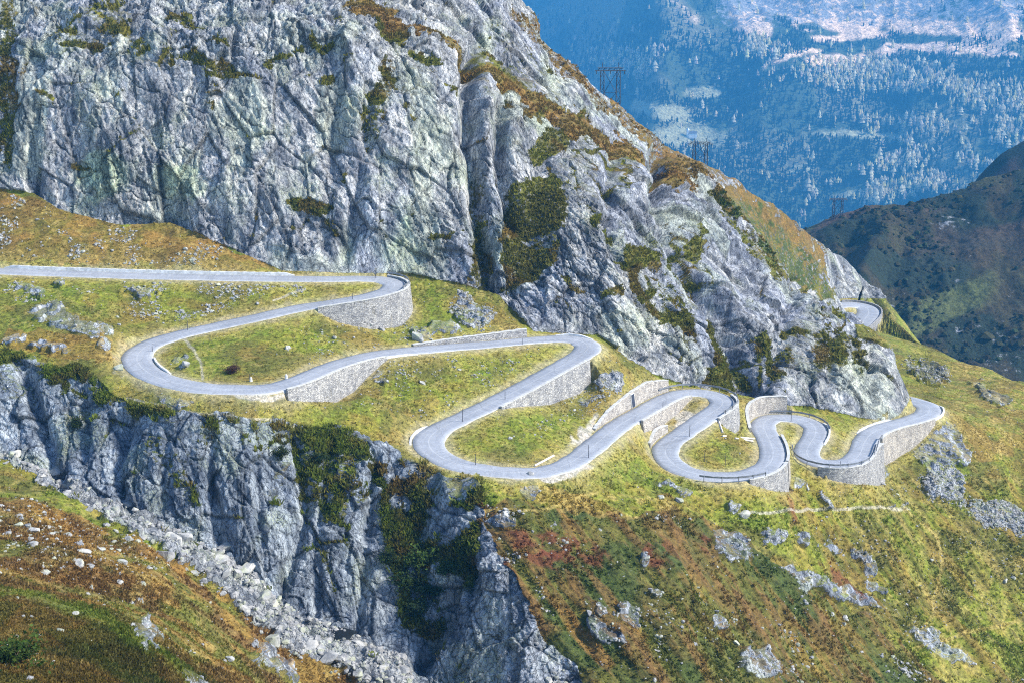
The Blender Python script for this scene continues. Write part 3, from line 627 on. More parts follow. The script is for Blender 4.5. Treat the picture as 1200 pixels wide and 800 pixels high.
w_ = poly(HEATH); paint(w_, "olive", .8); paint(w_ * sstep(-.05, .25, qs), "brown", .6); paint(w_ * sstep(-.02, .22, q4), "dark", .85); paint(w_ * sstep(.02, .28, qt), "brown", .65); paint(w_ * sstep(.10, .32, -qt), "dark", .5); paint(w_ * sstep(.18, .36, -qs), "ochre", .45)
w_ = inside(jx, jy, [(900, 580), (1060, 560), (1200, 560), (1200, 1000), (1150, 830), (1000, 715)]).astype(float); paint(w_ * sstep(.02, .25, qt), "olive", .6); paint(w_ * sstep(.05, .3, -qs), "straw", .4); paint(w_ * sstep(.1, .3, qs), "ochre", .35)
for o in ((660, 640, 60, 16, 12), (640, 655, 34, 12, 20), (590, 668, 9, 14, -40), (990, 680, 40, 9, 38), (1010, 700, 22, 8, 30), (925, 590, 8, 26, -10), (830, 640, 20, 10, 20), (770, 645, 20, 14, 0)): paint(blob(*o) * sstep(-.25, .1, q3), "red", .75)
w_ = poly([(580, 570), (700, 575), (830, 592), (830, 606), (700, 600), (590, 590)]); paint(w_ * sstep(-.2, .2, q2), "ochre", .5); paint(w_ * sstep(.0, .3, q3), "straw", .4)
w_ = sstep(1040, 1160, qx) * (qy < 540) * (~massif); paint(w_ * sstep(-.2, .2, q2), "ochre", .55); paint(w_ * sstep(0, .3, q3), "straw", .5)
fore = (y < 232) & (qx < 420) & ~gorge
w_ = fore.astype(float); paint(w_, "olive", .6); paint(w_ * sstep(-.15, .15, q2), "ochre", .75); paint(w_ * sstep(.0, .3, q4), "brown", .7); paint(w_ * sstep(.15, .35, q3), "straw", .35)
w_ = fore * (y < 148); paint(w_, "brown", .55); paint(w_ * sstep(.0, .25, q2), "olive", .8); paint(w_ * sstep(.05, .3, q4), "dark", .6)
w_ = fore * (1 - sstep(3, 10, seg_dist(jx, jy, [(0, 692), (60, 707), (120, 729), (170, 760), (220, 800)])[0])); paint(w_, "lush", .6)
for o in ((200, 655, 40, 7, 20), (60, 600, 40, 8, 20), (110, 640, 60, 8, 10), (215, 662, 26, 6, 12)): paint(blob(*o) * fore, "ochre", .8)
sh = (1 - sstep(.3, 2.6, rd + .9 * q3)) * (~gorge); paint(sh, "gravel", .42); paint((1 - sstep(2, 6, rd + 2 * q3)), "straw", .35)
for o in ((296, 461, 44, 5, 2), (655, 556, 40, 6, -12), (625, 562, 30, 3, 5), (690, 505, 22, 7, -42), (815, 486, 22, 8, -25)): paint(blob(*o), "gravel", .85)
for line, hw_ in (([(216, 397), (228, 413), (236, 428), (238, 444)], 1.7), ([(880, 601), (935, 598), (975, 596), (1020, 593), (1065, 597)], 1.8), ([(1060, 598), (1098, 625), (1102, 660), (1092, 720), (1080, 740)], 2.4), ([(1075, 757), (1110, 750), (1160, 735), (1210, 722)], 2.6), ([(320, 352), (345, 343), (358, 340)], 1.2), ([(560, 600), (640, 595), (700, 575)], 2.0), ([(150, 466), (190, 476), (240, 486), (330, 493), (345, 500)], 1.6)):
    paint(1 - sstep(.6, 1.3, seg_dist(qx + 1.5 * q3, qy + 1.5 * q2, line)[0] / hw_), "gravel" if hw_ < 2 else "straw", .55)
stone = np.tile(np.array((.40, .415, .44)), (len(x), 1))
stone = stone * (1 + .16 * fbm(x * .03, y * .03, z * .03, 3, 120))[:, None]
c1_ = fbm(x * .022, y * .022, z * .014, 4, 151); c2_ = fbm(x * .05, y * .05, z * .022, 4, 155); c3_ = fbm(x * .09, y * .09, z * .03, 4, 159)
mm_ = massif.astype(float)
def tone(wgt, col):
    global stone
    stone = stone + (np.array(col) - stone) * np.clip(wgt, 0, 1)[:, None]
tone(mm_ * .8, (.40, .39, .375)); tone(mm_ * sstep(-.02, .25, c1_) * .75, (.33, .345, .39)); tone(mm_ * sstep(.02, .3, c2_) * .7, (.43, .42, .39)); tone(mm_ * sstep(.10, .34, c3_) * .42, (.42, .46, .32)); tone(mm_ * sstep(.12, .34, -c3_) * .5, (.21, .22, .245))
tone(mm_ * np.maximum.reduce([blob(120, 205, 40, 30), blob(300, 225, 50, 40), blob(450, 270, 34, 40), blob(215, 215, 30, 24)]) * sstep(-.15, .25, c2_) * .6, (.44, .52, .30))
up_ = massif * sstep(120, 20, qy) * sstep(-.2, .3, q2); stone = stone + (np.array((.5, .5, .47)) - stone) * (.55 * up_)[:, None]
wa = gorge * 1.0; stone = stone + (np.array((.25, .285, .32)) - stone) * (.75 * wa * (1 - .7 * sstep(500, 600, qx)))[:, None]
stone = stone * (1 - .62 * seam * big)[:, None]
wb = sstep(.1, .4, bed) + .5 * fore; stone = stone + (np.array((.33, .33, .32)) - stone) * (.8 * np.clip(wb, 0, 1))[:, None]

def add_attr(me, name, kind, data):
    a = me.attributes.new(name, kind, "POINT")
    a.data.foreach_set("value" if kind == "FLOAT" else "color", np.ascontiguousarray(data, F32).ravel())
def mesh_from(name, verts, quads, mat, smooth=True):
    me = bpy.data.meshes.new(name)
    me.vertices.add(len(verts)); me.vertices.foreach_set("co", np.ascontiguousarray(verts, F32).ravel())
    k = quads.shape[1]
    me.loops.add(quads.size); me.loops.foreach_set("vertex_index", np.ascontiguousarray(quads, np.int32).ravel())
    me.polygons.add(len(quads)); me.polygons.foreach_set("loop_start", np.arange(0, quads.size, k, dtype=np.int32))
    me.polygons.foreach_set("use_smooth", np.full(len(quads), smooth, bool))
    me.update(calc_edges=True)
    if mat is not None: me.materials.append(mat)
    return me
def link(name, me, parent=None, **props):
    o = bpy.data.objects.new(name, me); COL.objects.link(o)
    if parent is not None: o.parent = parent
    for k_, v in props.items(): o[k_] = v
    return o
idx = np.arange(NC * NR).reshape(NC, NR)
Q = np.stack([idx[:-1, :-1], idx[1:, :-1], idx[1:, 1:], idx[:-1, 1:]], -1).reshape(-1, 4)
P2 = np.stack([x2, y2, z2], 1)
ones = np.ones((len(x), 1))
turf4 = np.hstack([np.clip(turf, 0.004, 1), ones]); stone4 = np.hstack([np.clip(stone, .01, 1), ones])
cls = np.where(massif, 1, np.where(gorge, 2, 0))
fc = np.maximum(cls[Q[:, 0]], cls[Q[:, 2]])
for c, nm in ((0, "hillside"), (1, "mountain"), (2, "gorge_cliff")):
    q = Q[fc == c]; u, inv = np.unique(q, return_inverse=True)
    me = mesh_from(nm, P2[u], inv.reshape(-1, 4), M_LAND)
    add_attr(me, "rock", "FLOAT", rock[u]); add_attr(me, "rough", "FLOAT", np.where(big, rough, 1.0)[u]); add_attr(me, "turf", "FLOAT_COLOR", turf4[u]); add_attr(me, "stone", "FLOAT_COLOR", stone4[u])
    link(nm, me, kind="structure")
print("land", round(time.time() - T0, 1))

# ------------------------------------------------------------------ helpers for built things
class MB:
    """collects boxes, bars and grids; build() links them as one mesh object"""
    def __init__(s): s.v = []; s.f = []
    def add(s, vs, fs):
        b = len(s.v); s.v += [tuple(map(float, p)) for p in vs]; s.f += [tuple(b + i for i in f) for f in fs]
    def bar(s, a, b, r, n=4, r2=None):
        a, b = Vector(a), Vector(b); d = (b - a).normalized(); u = d.orthogonal().normalized(); w_ = d.cross(u); r2 = r if r2 is None else r2
        vs = []
        for p, rr in ((a, r), (b, r2)):
            for k in range(n):
                t = 2 * math.pi * (k + .5) / n; vs.append(p + (u * math.cos(t) + w_ * math.sin(t)) * rr)
        s.add(vs, [(k, (k + 1) % n, n + (k + 1) % n, n + k) for k in range(n)] + [tuple(range(n - 1, -1, -1)), tuple(range(n, 2 * n))])
    def box(s, c, dx, dy, dz, rz=0.0):
        cs, sn = math.cos(rz), math.sin(rz)
        vs = [(c[0] + cs * a * dx - sn * b * dy, c[1] + sn * a * dx + cs * b * dy, c[2] + e * dz) for e in (-.5, .5) for a, b in ((-.5, -.5), (.5, -.5), (.5, .5), (-.5, .5))]
        s.add(vs, [(3, 2, 1, 0), (4, 5, 6, 7), (0, 1, 5, 4), (1, 2, 6, 5), (2, 3, 7, 6), (3, 0, 4, 7)])
    def strip(s, rings):
        """rings: closed cross-sections joined end to end, capped"""
        n = len(rings[0]); vs = [p for r in rings for p in r]; fs = []
        for i in range(len(rings) - 1):
            for k in range(n): fs.append((i * n + k, i * n + (k + 1) % n, (i + 1) * n + (k + 1) % n, (i + 1) * n + k))
        fs += [tuple(range(n - 1, -1, -1)), tuple((len(rings) - 1) * n + k for k in range(n))]
        s.add(vs, fs)
    def build(s, name, mat, parent=None, origin=(0, 0, 0), smooth=False):
        me = bpy.data.meshes.new(name); o = Vector(origin)
        me.from_pydata([tuple(Vector(p) - o) for p in s.v], [], s.f); me.update()
        if smooth: me.polygons.foreach_set("use_smooth", [True] * len(me.polygons))
        me.materials.append(mat)
        return link(name, me, parent)
def thing(name, loc, label, cat, group=None):
    o = bpy.data.objects.new(name, None); COL.objects.link(o); o.location = loc; o.empty_display_size = .5
    o["label"] = label; o["category"] = cat
    if group: o["group"] = group
    return o
def tag(o, label, cat, group=None):
    o["label"] = label; o["category"] = cat
    if group: o["group"] = group
    return o
def flat_mat(name, col, rough=.7, var=.25, scale=3.0, metallic=0.0):
    m, nt, b = new_mat(name); t = NT(nt); co = t.n("ShaderNodeTexCoord").outputs["Object"]
    f = t.noise(co, scale, 5, .65)
    c1 = tuple(c * (1 - var) for c in col); c2 = tuple(min(1, c * (1 + var)) for c in col)
    t.link(t.mix(t.rng(f, .3, .7), c1, c2), b.inputs["Base Color"]); b.inputs["Roughness"].default_value = rough; b.inputs["Metallic"].default_value = metallic
    return m
VPX, VPY = proj(x2, y2, z2)
def ground_at(px, py):
    """the nearest point of the built land that stands at this place of the photo"""
    d_ = (VPX - px) ** 2 + (VPY - py) ** 2
    c_ = np.flatnonzero(d_ < 6.0)
    if len(c_) == 0: j = int(np.argmin(d_))
    else: j = int(c_[np.argmin(y2[c_] + d_[c_] * .5)])
    return P2[j], (nx[j], ny[j], nz[j])

# ------------------------------------------------------------------ carriageway
def road_material():
    m, nt, b = new_mat("worn_granite_paving"); t = NT(nt)
    uv = t.n("ShaderNodeUVMap", uv_map="along").outputs[0]; co = t.n("ShaderNodeTexCoord").outputs["Object"]
    sp = t.n("ShaderNodeSeparateXYZ"); t.link(uv, sp.inputs[0]); v = sp.outputs["Y"]
    base = t.mix(t.rng(t.noise(co, .12, 5, .6), .3, .7), (.25, .272, .31), (.335, .355, .39))
    # wheel tracks and the pale middle joint run along the road
    tr = t.math("ABSOLUTE", t.math("SUBTRACT", t.math("ABSOLUTE", v), .45)); base = t.mix(t.rng(tr, .0, .2, .35, 0), base, (.26, .28, .325))
    wob = t.math("ADD", v, t.math("MULTIPLY", t.math("SUBTRACT", t.noise(co, .35, 3), .5), .12))
    base = t.mix(t.rng(t.math("ABSOLUTE", wob), .0, .06, .5, 0), base, (.5, .51, .52))
    base = t.mix(t.rng(t.math("ADD", t.math("ABSOLUTE", v), t.math("MULTIPLY", t.math("SUBTRACT", t.noise(co, .8, 4), .5), .3)), .86, 1.02, 0, .75), base, (.50, .49, .47))
    sp2 = t.mapv(uv, (1.2, .25, 1)); base = t.mix(t.rng(t.noise(sp2, 1.0, 5, .7), .4, .75, 0, .5), base, (.46, .48, .51))
    base = t.mix(t.rng(t.noise(t.mapv(uv, (.06, .9, 1)), 1.0, 2, .4), .58, .62, 0, .35), base, (.24, .255, .29))
    seam_ = t.voro(t.mapv(uv, (.16, .55, 1)), 1.0, "DISTANCE_TO_EDGE").outputs["Distance"]; base = t.mix(t.rng(seam_, .0, .02, .45, 0), base, (.18, .19, .21))
    base = t.mix(1.0, base, t.mix(t.rng(t.noise(co, 2.6, 5, .7), .3, .7), (.86, .86, .86), (1.12, 1.12, 1.12)), "MULTIPLY")
    t.link(base, b.inputs["Base Color"]); b.inputs["Roughness"].default_value = .62; b.inputs["Specular IOR Level"].default_value = .4
    setts = t.voro(co, 4.0, "DISTANCE_TO_EDGE").outputs["Distance"]
    t.link(t.bump(t.math("ADD", setts, t.noise(co, 1.5, 4)), .35, .05), b.inputs["Normal"])
    return m
M_ROAD = road_material()
def road_mesh(L, N, W):
    offs = np.array([-1.0, -.97, -.6, -.2, .2, .6, .97, 1.0]); dz = np.array([-.55, .0, .05, .08, .08, .05, .0, -.55])
    s = np.r_[0, np.cumsum(np.hypot(*np.diff(L[:, :2], axis=0).T))]
    rag = .16 * vnoise(s * .35, s * 0, s * 0, 201), .16 * vnoise(s * .35, s * 0 + 9, s * 0, 202)
    cols_ = []
    for o, h in zip(offs, dz):
        e = W * o + (rag[0] if o > .9 else (-rag[1] if o < -.9 else 0)) + (.1 * np.sign(o) if h < -.1 else 0)
        cols_.append(np.concatenate([L[:, :2] + N * e[:, None], (L[:, 2] + h)[:, None]], 1))
    v = np.stack(cols_, 1).reshape(-1, 3); n, k = len(L), len(offs); i = np.arange(n * k).reshape(n, k)
    q = np.stack([i[:-1, :-1], i[:-1, 1:], i[1:, 1:], i[1:, :-1]], -1).reshape(-1, 4)[:, ::-1]
    me = mesh_from("road", v, q, M_ROAD)
    uvl = me.uv_layers.new(name="along"); uu = np.stack([np.repeat(s, k), np.tile(offs, n)], 1)
    uvl.data.foreach_set("uv", uu[q.ravel()].astype(F32).ravel())
    return link("road", me, kind="structure")
road_mesh(R1, N1, W1); road_mesh(R2, N2, W2)

# ------------------------------------------------------------------ dry-stone walls
def wall_material(name, c1, c2):
    m, nt, b = new_mat(name); t = NT(nt); co = t.n("ShaderNodeTexCoord").outputs["Object"]
    v = t.voro(t.mapv(co, (1, 1, 1.7)), 2.1); e = t.voro(t.mapv(co, (1, 1, 1.7)), 2.1, "DISTANCE_TO_EDGE").outputs["Distance"]
    sp = t.n("ShaderNodeSeparateColor"); t.link(v.outputs["Color"], sp.inputs[0])
    col = t.mix(sp.outputs[0], c1, c2)
    col = t.mix(1.0, col, t.mix(t.rng(t.noise(co, .5, 5, .7), .3, .7), (.7, .71, .74), (1.2, 1.18, 1.14)), "MULTIPLY")
    col = t.mix(t.rng(t.noise(t.mapv(co, (1, 1, .2)), .8, 4, .7), .56, .72, 0, .5), col, (.30, .27, .20))
    j = t.rng(e, 0, .07); col = t.mix(j, t.mix(1.0, col, (.35, .35, .36), "MULTIPLY"), col)
    t.link(col, b.inputs["Base Color"]); b.inputs["Roughness"].default_value = .9
    t.link(t.bump(t.math("ADD", j, t.noise(co, 6, 3)), .8, .12), b.inputs["Normal"])
    return m
M_WALL = wall_material("dry_stone", (.27, .27, .28), (.52, .51, .49))
M_WALLW = wall_material("warm_dry_stone", (.36, .33, .30), (.58, .54, .48))
M_COPE = flat_mat("coping_stone", (.50, .50, .48), .85, .22, 1.2)
WALL_TEXT = {
 "w_first_bend": "tall curved grey stone wall holding up the uppermost hairpin bend", "w_left_bend": "stone wall stepping down below the second leg, left above the gorge",
 "w_third_cut": "low grey wall above the third leg, below the scree chute", "w_third_bend": "long tapering stone wall under the road leaving the middle hairpin below the cliff",
 "w_fifth_cut": "beige stone wall with a dark doorway beside the fifth leg", "w_fifth_low": "low stone wall between the narrow grass tongue and the fifth leg",
 "w_fifth_bend": "steep stone wall holding up the railed hairpin right of the grass tongue", "w_sixth_cut": "short curved pale wall at the tip of the grass tongue",
 "w_lower_bend": "stone wall below the lowest U-shaped bend, ending in a sharp corner", "w_seventh_low": "thin stone wall standing between the two narrow loops",
 "w_seventh_cut": "curved beige wall wrapped round the back of the narrow loop", "w_big": "tallest pale curved wall under the railed bend on the right", "w_long": "long brownish stone wall running from the dark buttress slit to the rock spur"}
def build_wall(name, idx, side, h):
    warm = name in ("w_long", "w_fifth_cut", "w_seventh_cut", "w_fifth_low", "w_sixth_cut", "w_seventh_low")
    rings, crings = [], []
    for j, (k, hh) in enumerate(zip(idx, h)):
        n = N1[k] * side; c = R1[k, :2]; z = R1[k, 2]; W = W1[k]
        jz = .10 * math.sin(k * 1.7) * math.sin(k * .37)
        if hh < 0:
            bul = 1.1 * max(0, (j / len(idx) - .8) / .2) if name == "w_big" else 0.0
            o0, o1 = W + .08, W + .62; top = z + .30 + jz * .4; bot = z + hh - 1.6; lean_ = .10 * (top - bot) + bul
            r = [(*(c + n * o0), top), (*(c + n * (o1 + bul)), top), (*(c + n * (o1 + lean_)), bot), (*(c + n * o0), bot)]
            cr = [(*(c + n * (o0 - .05)), top + .16), (*(c + n * (o1 + bul + .07)), top + .16), (*(c + n * (o1 + bul + .07)), top + .003), (*(c + n * (o0 - .05)), top + .003)]
        else:
            o0 = W + .35; top = z + hh + jz; bot = z - .6; lean_ = .14 * hh
            r = [(*(c + n * (o0 + lean_)), top), (*(c + n * (o0 + lean_ + .6)), top), (*(c + n * (o0 + lean_ + .9)), bot), (*(c + n * o0), bot)]
            cr = [(*(c + n * (o0 + lean_ - .08)), top + .15), (*(c + n * (o0 + lean_ + .66)), top + .15), (*(c + n * (o0 + lean_ + .66)), top + .003), (*(c + n * (o0 + lean_ - .08)), top + .003)]
        rings.append(r); crings.append(cr)
    c0 = rings[len(rings) // 2][3]
    t = thing("retaining_wall", c0, WALL_TEXT[name], "wall", "dry-stone walls along the road")
    mb = MB(); mb.strip(rings); mb.build("masonry", M_WALLW if warm else M_WALL, t, c0)
    mb = MB(); mb.strip(crings); mb.build("coping", M_COPE, t, c0)
    return t, rings, c0
M_DARK = flat_mat("dark_steel", (.035, .045, .07), .55, .3, 2.0)
for name, (idx, side, h) in walls.items():
    t, rings, c0 = build_wall(name, idx, side, h)
    if name == "w_fifth_cut":                                         # the doorway: a steel leaf in a stone frame, set into the face
        best = min(range(len(rings)), key=lambda i: abs(proj(*[np.float64(v) for v in rings[i][0]])[0] - 741))
        a, b_ = Vector(rings[best][3]), Vector(rings[best][0]); a.z = R1[idx[best], 2] + .05; b_.z -= .2
        n = N1[idx[best]] * side; tan = Vector((-n[1], n[0], 0)); nn_ = Vector((n[0], n[1], 0))
        def slab(w_, z0, z1, f0, f1):
            A = a + (b_ - a) * z0; B = a + (b_ - a) * z1; mbb = MB(); vs = []
            for P in (A, B):
                for sx, fy in ((-1, f0), (1, f0), (1, f1), (-1, f1)): vs.append(P + tan * sx * w_ / 2 + nn_ * fy)
            mbb.add(vs, [(3, 2, 1, 0), (4, 5, 6, 7), (0, 1, 5, 4), (1, 2, 6, 5), (2, 3, 7, 6), (3, 0, 4, 7)]); return mbb
        fr = slab(2.0, .0, .96, -.10, .2).build("door_frame", M_COPE, t, c0); slab(1.55, .01, .9, -.16, .1).build("door", M_DARK, fr, c0)
        fr.parent = t
# ------------------------------------------------------------------ low edge walls, guard rails
def band(idx, L, N, W, side, off, thick, z0, z1, taper=True):
    rings = []; m = len(idx)
    for j, k in enumerate(idx):
        n = N[k] * side; c = L[k, :2]; z = L[k, 2]; jz = .05 * math.sin(k * 2.3)
        e = min(1, min(j, m - 1 - j) / 3) if taper else 1
        a = W[k] + off
        rings.append([(*(c + n * a), z + z0), (*(c + n * a), z + z0 + (z1 + jz - z0) * (.4 + .6 * e)), (*(c + n * (a + thick)), z + z0 + (z1 + jz - z0) * (.4 + .6 * e)), (*(c + n * (a + thick)), z + z0)][::-1 if side > 0 else 1])
    return rings
def run(a, b, L=None):
    L = R1 if L is None else L
    i, j = near_i(L, *a), near_i(L, *b); return list(range(min(i, j), max(i, j) + 1))
M_KERB = flat_mat("pale_edge_stone", (.62, .62, .61), .85, .25, 1.0)
for a, b, side, z1, text in (((0, 317), (345, 326.4), +1, .75, "long low pale wall along the upper edge of the topmost road"),
    ((425, 418.5), (480, 410), -1, .25, "short run of edge stones where the third leg passes the grass"),
    ((655, 396.5), (684, 401), +1, .5, "low pale edge wall at the top of the middle hairpin under the cliff"),
    ((160, 420), (183, 442), +1, .4, "curved pale edge wall inside the left hairpin above the gorge"),
    ((515, 503), (502, 520), -1, .35, "low edge stones round the outside of the lower left hairpin"),
    ((1019, 509), (1058, 494.5), +1, .35, "thin pale edge wall on the inner side of the last leg by the rock"),
    ((1075, 490), (1086, 474), -1, .4, "pale edge wall round the last right-hand bend"),
    ((952, 496), (949, 518), +1, .45, "pale edge wall along the inside of the narrow right loop")):
    idx = run(a, b); rings = band(idx, R1, N1, W1, side, .05, .4, -.3, z1); c0 = rings[len(rings) // 2][0]
    mb = MB(); mb.strip(rings); o = mb.build("edge_wall", M_KERB, None, c0); o.location = c0; tag(o, text, "wall", "low walls at the road edge")
idx = list(range(near_i(R2, 995, 357), len(R2))); rings = band(idx, R2, N2, W2, +1, .05, .6, -10, .9, False); c0 = rings[len(rings) // 2][0]
mb = MB(); mb.strip(rings); o = mb.build("retaining_wall", M_WALL, None, c0); o.location = c0; tag(o, "distant curved wall under the far hairpin beyond the rock spur", "wall", "dry-stone walls along the road")
M_RAIL = flat_mat("weathered_steel", (.21, .225, .25), .5, .3, 1.5, .3)
RAILS = (((786, 464), (833, 484), +1, R1, "dark guard rail round the hairpin at the head of the grass tongue"), ((912, 488.3), (953, 504), +1, R1, "dark guard rail outside the narrow loop behind the beige wall"),
         ((944, 527), (1003, 539), -1, R1, "dark guard rail along the lowest right-hand bend above the tallest wall"), ((1007, 533), (1017, 512), -1, R1, "short dark guard rail on the corner of the tallest wall"),
         ((449, 327.5), (459, 341), +1, R1, "dark guard rail round the uppermost hairpin"), ((820, 557), (884, 554.5), -1, R1, "thin dark guard rail along the outside of the lowest U-shaped bend"), ((1000, 357), (1018, 369), +1, R2, "dark guard rail on the distant bend beyond the spur"))
for a, b, side, L, text in RAILS:
    N, W = (N1, W1) if L is R1 else (N2, W2)
    idx = run(a, b, L); wl = any(wall_side.get((k, side), 0) < 0 for k in idx) and L is R1
    base = .45 if wl else 0.0; off = .3
    rings = band(idx, L, N, W, side, off, .10, base + .45, base + .85, False); c0 = rings[0][0]
    t = thing("guard_rail", c0, text, "guard rail", "guard rails on the bends")
    mb = MB(); mb.strip(rings); mb.build("rail", M_RAIL, t, c0)
    for k in idx[1::4]:
        n = N[k] * side; p = L[k, :2] + n * (W[k] + off + .17); z = L[k, 2]
        mb = MB(); mb.bar((*p, z - .2), (*p, z + base + .92), .09); mb.build("post", M_RAIL, t, c0)

# ------------------------------------------------------------------ snow poles, beams, marker stones
M_POLE = flat_mat("dark_pole_paint", (.05, .055, .075), .6, .2, 4)
POLES = [((220, 387), 2.6, "second leg, left hairpin side"), ((179, 412), 1.3, "inside of the left hairpin"), ((293, 446), 1.6, "inner edge of the bottom stretch of the left hairpin"), ((440, 326), 2.4, "topmost hairpin, beside the cliff foot"), ((413, 351), 1.6, "grass below the top wall"), ((542, 494), 3.0, "fourth leg near the lower left hairpin"),
         ((592, 468), 2.0, "lower side of the fourth leg above the long wall"), ((557, 545), 2.4, "tip of the grass island by the lower left hairpin"), ((690, 536), 3.0, "lower side of the fifth leg at the gravel lay-by"), ((777, 483), 2.6, "low wall beside the grass tongue"), ((808, 511), 3.2, "start of the gravel patch in the U-shaped bend"), ((825, 540), 2.4, "left part of the grass in the U-shaped bend"),
         ((850, 545), 2.4, "right part of the grass in the U-shaped bend"), ((927, 493), 4.6, "tip of the beige curved wall, the tallest pole"), ((612, 403), 1.6, "inner edge of the third leg"), ((680, 392), 1.8, "outer edge of the middle hairpin"), ((985, 547), 1.6, "outer edge of the lowest right bend")]
for (px, py), hgt, where in POLES:
    P, _n = ground_at(px, py)
    mb = MB(); mb.bar((0, 0, -.3), (0, 0, hgt), .075, 6, .055); o = mb.build("snow_pole", M_POLE, None); o.location = P
    tag(o, "thin dark snow pole at the " + where, "pole", "snow poles beside the road")
M_BEAM = flat_mat("bleached_timber", (.62, .56, .48), .8, .25, 2)
for (a, b, text) in (((627, 546), (649, 534), "bleached timber beam lying on the grass island by the fifth leg"), ((841, 491), (847, 507), "bleached timber rail running down below the railed hairpin wall"), ((846, 511), (884, 514), "pale straight timber edging across the grass in the U-shaped bend"), ((862, 514), (882, 517), "short pale timber edging just below the longer one")):
    A, B = Vector(ground_at(*a)[0]), Vector(ground_at(*b)[0]); up3 = Vector((0, 0, .22)); mb = MB(); mb.bar((0, 0, 0), B - A, .26); o = mb.build("timber_beam", M_BEAM, None); o.location = A + up3; tag(o, text, "beam")
for (px, py), hh, text in (((335, 443), .9, "small white marker stone at inner road edge left of the gravel lay-by"), ((294, 446), .8, "small white marker stone beside the left hairpin's inner curve"), ((612, 476), .0, "")):
    if not text: continue
    P, _n = ground_at(px, py); mb = MB(); mb.bar((0, 0, -.2), (0, 0, hh), .34, 6, .24); mb.bar((0, 0, hh), (0, 0, hh + .12), .24, 6, .1); o = mb.build("marker_stone", M_KERB, None); o.location = P; tag(o, text, "marker stone")

# ------------------------------------------------------------------ pylons
M_STEEL = flat_mat("galvanised_lattice", (.06, .075, .10), .5, .2, .3, .2)
def pylon(P, hgt, spread, arm, th, label, rz=0.0):
    t = thing("power_pylon", P, label, "pylon", "portal pylons of the power line"); t.rotation_euler.z = rz
    for sx in (-1, 1):
        mb = MB(); s0, s1 = spread * .16, spread * .10; cx = sx * spread / 2
        cs = [(-1, -1), (1, -1), (1, 1), (-1, 1)]; lev = np.linspace(-6, hgt, 9)
        for (a, b) in cs: mb.bar((cx + a * s0, b * s0, lev[0]), (cx + a * s1, b * s1, hgt), th)
        for i in range(len(lev) - 1):
            f0, f1 = (s0 + (s1 - s0) * i / 8), (s0 + (s1 - s0) * (i + 1) / 8)
            for q in range(4):
                (a, b), (c_, d_) = cs[q], cs[(q + 1) % 4]
                if (i + q) % 2: a, b, c_, d_ = c_, d_, a, b
                mb.bar((cx + a * f0, b * f0, lev[i]), (cx + c_ * f1, d_ * f1, lev[i + 1]), th * .6)
        mb.build("leg", M_STEEL, t)
    mb = MB(); hs = spread * .09
    for zz in (hgt, hgt + spread * .16): 
        for yy in (-hs, hs): mb.bar((-arm / 2 if zz == hgt else -arm * .42, yy, zz), (arm / 2 if zz == hgt else arm * .42, yy, zz), th)
    nseg = 12
    for i in range(nseg):
        xa, xb = -arm / 2 + arm * i / nseg, -arm / 2 + arm * (i + 1) / nseg
        for yy in (-hs, hs): mb.bar((xa, yy, hgt if i % 2 else hgt + spread * .16 * (0 < i < nseg - 1)), (xb, yy, hgt + spread * .16 * (i < nseg - 1) if i % 2 else hgt), th * .6)
    mb.build("crossarm", M_STEEL, t)
    mb = MB(); w2 = spread * .38
    for a, b in (((-w2, .52), (w2, .97)), ((w2, .52), (-w2, .97)), ((-w2, .52), (w2, .52)), ((-w2, .52), (w2, .2)), ((w2, .52), (-w2, .2))): mb.bar((a[0], 0, hgt * a[1]), (b[0], 0, hgt * b[1]), th * .8)
    mb.build("brace", M_STEEL, t)
    for sx in (-1, 1): mb = MB(); mb.bar((sx * spread / 2, 0, hgt + .16 * spread), (sx * spread / 2, 0, hgt + spread * .5), th); mb.build("peak", M_STEEL, t)
    for k in (-.46, 0, .46): mb = MB(); mb.bar((k * arm, 0, hgt), (k * arm, 0, hgt - spread * .22), th * 1.3, 6); mb.build("insulator", M_STEEL, t)
    return t
pylon(at_y(714.5, 137, 474), 15.2, 5.4, 10.2, .10, "nearest and tallest portal pylon behind the top of the rocky ridge")
pylon(at_y(820, 194, 540), 8.2, 4.6, 9.6, .10, "second portal pylon further down the ridge, above its right shoulder")

# ------------------------------------------------------------------ the hill across the side valley and the far mountain wall
def grid_land(name, cols_, rows, fz, mat, rock_f, turf_f):
    Xg, Yg = np.meshgrid(cols_, rows, indexing="ij"); Xg = Xg * Yg
    Zg = fz(Xg, Yg); n0, n1 = Xg.shape
    i = np.arange(n0 * n1).reshape(n0, n1); q = np.stack([i[:-1, :-1], i[1:, :-1], i[1:, 1:], i[:-1, 1:]], -1).reshape(-1, 4)
    v = np.stack([Xg.ravel(), Yg.ravel(), Zg.ravel()], 1)
    me = mesh_from(name, v, q, mat); px_, py_ = proj(v[:, 0], v[:, 1], v[:, 2])
    add_attr(me, "rock", "FLOAT", rock_f(v, px_, py_)); tf = turf_f(v, px_, py_)
    add_attr(me, "turf", "FLOAT_COLOR", np.hstack([tf, np.ones((len(v), 1))])); add_attr(me, "stone", "FLOAT_COLOR", np.tile((.30, .31, .33, 1), (len(v), 1)))
    return link(name, me, kind="structure"), v, px_, py_
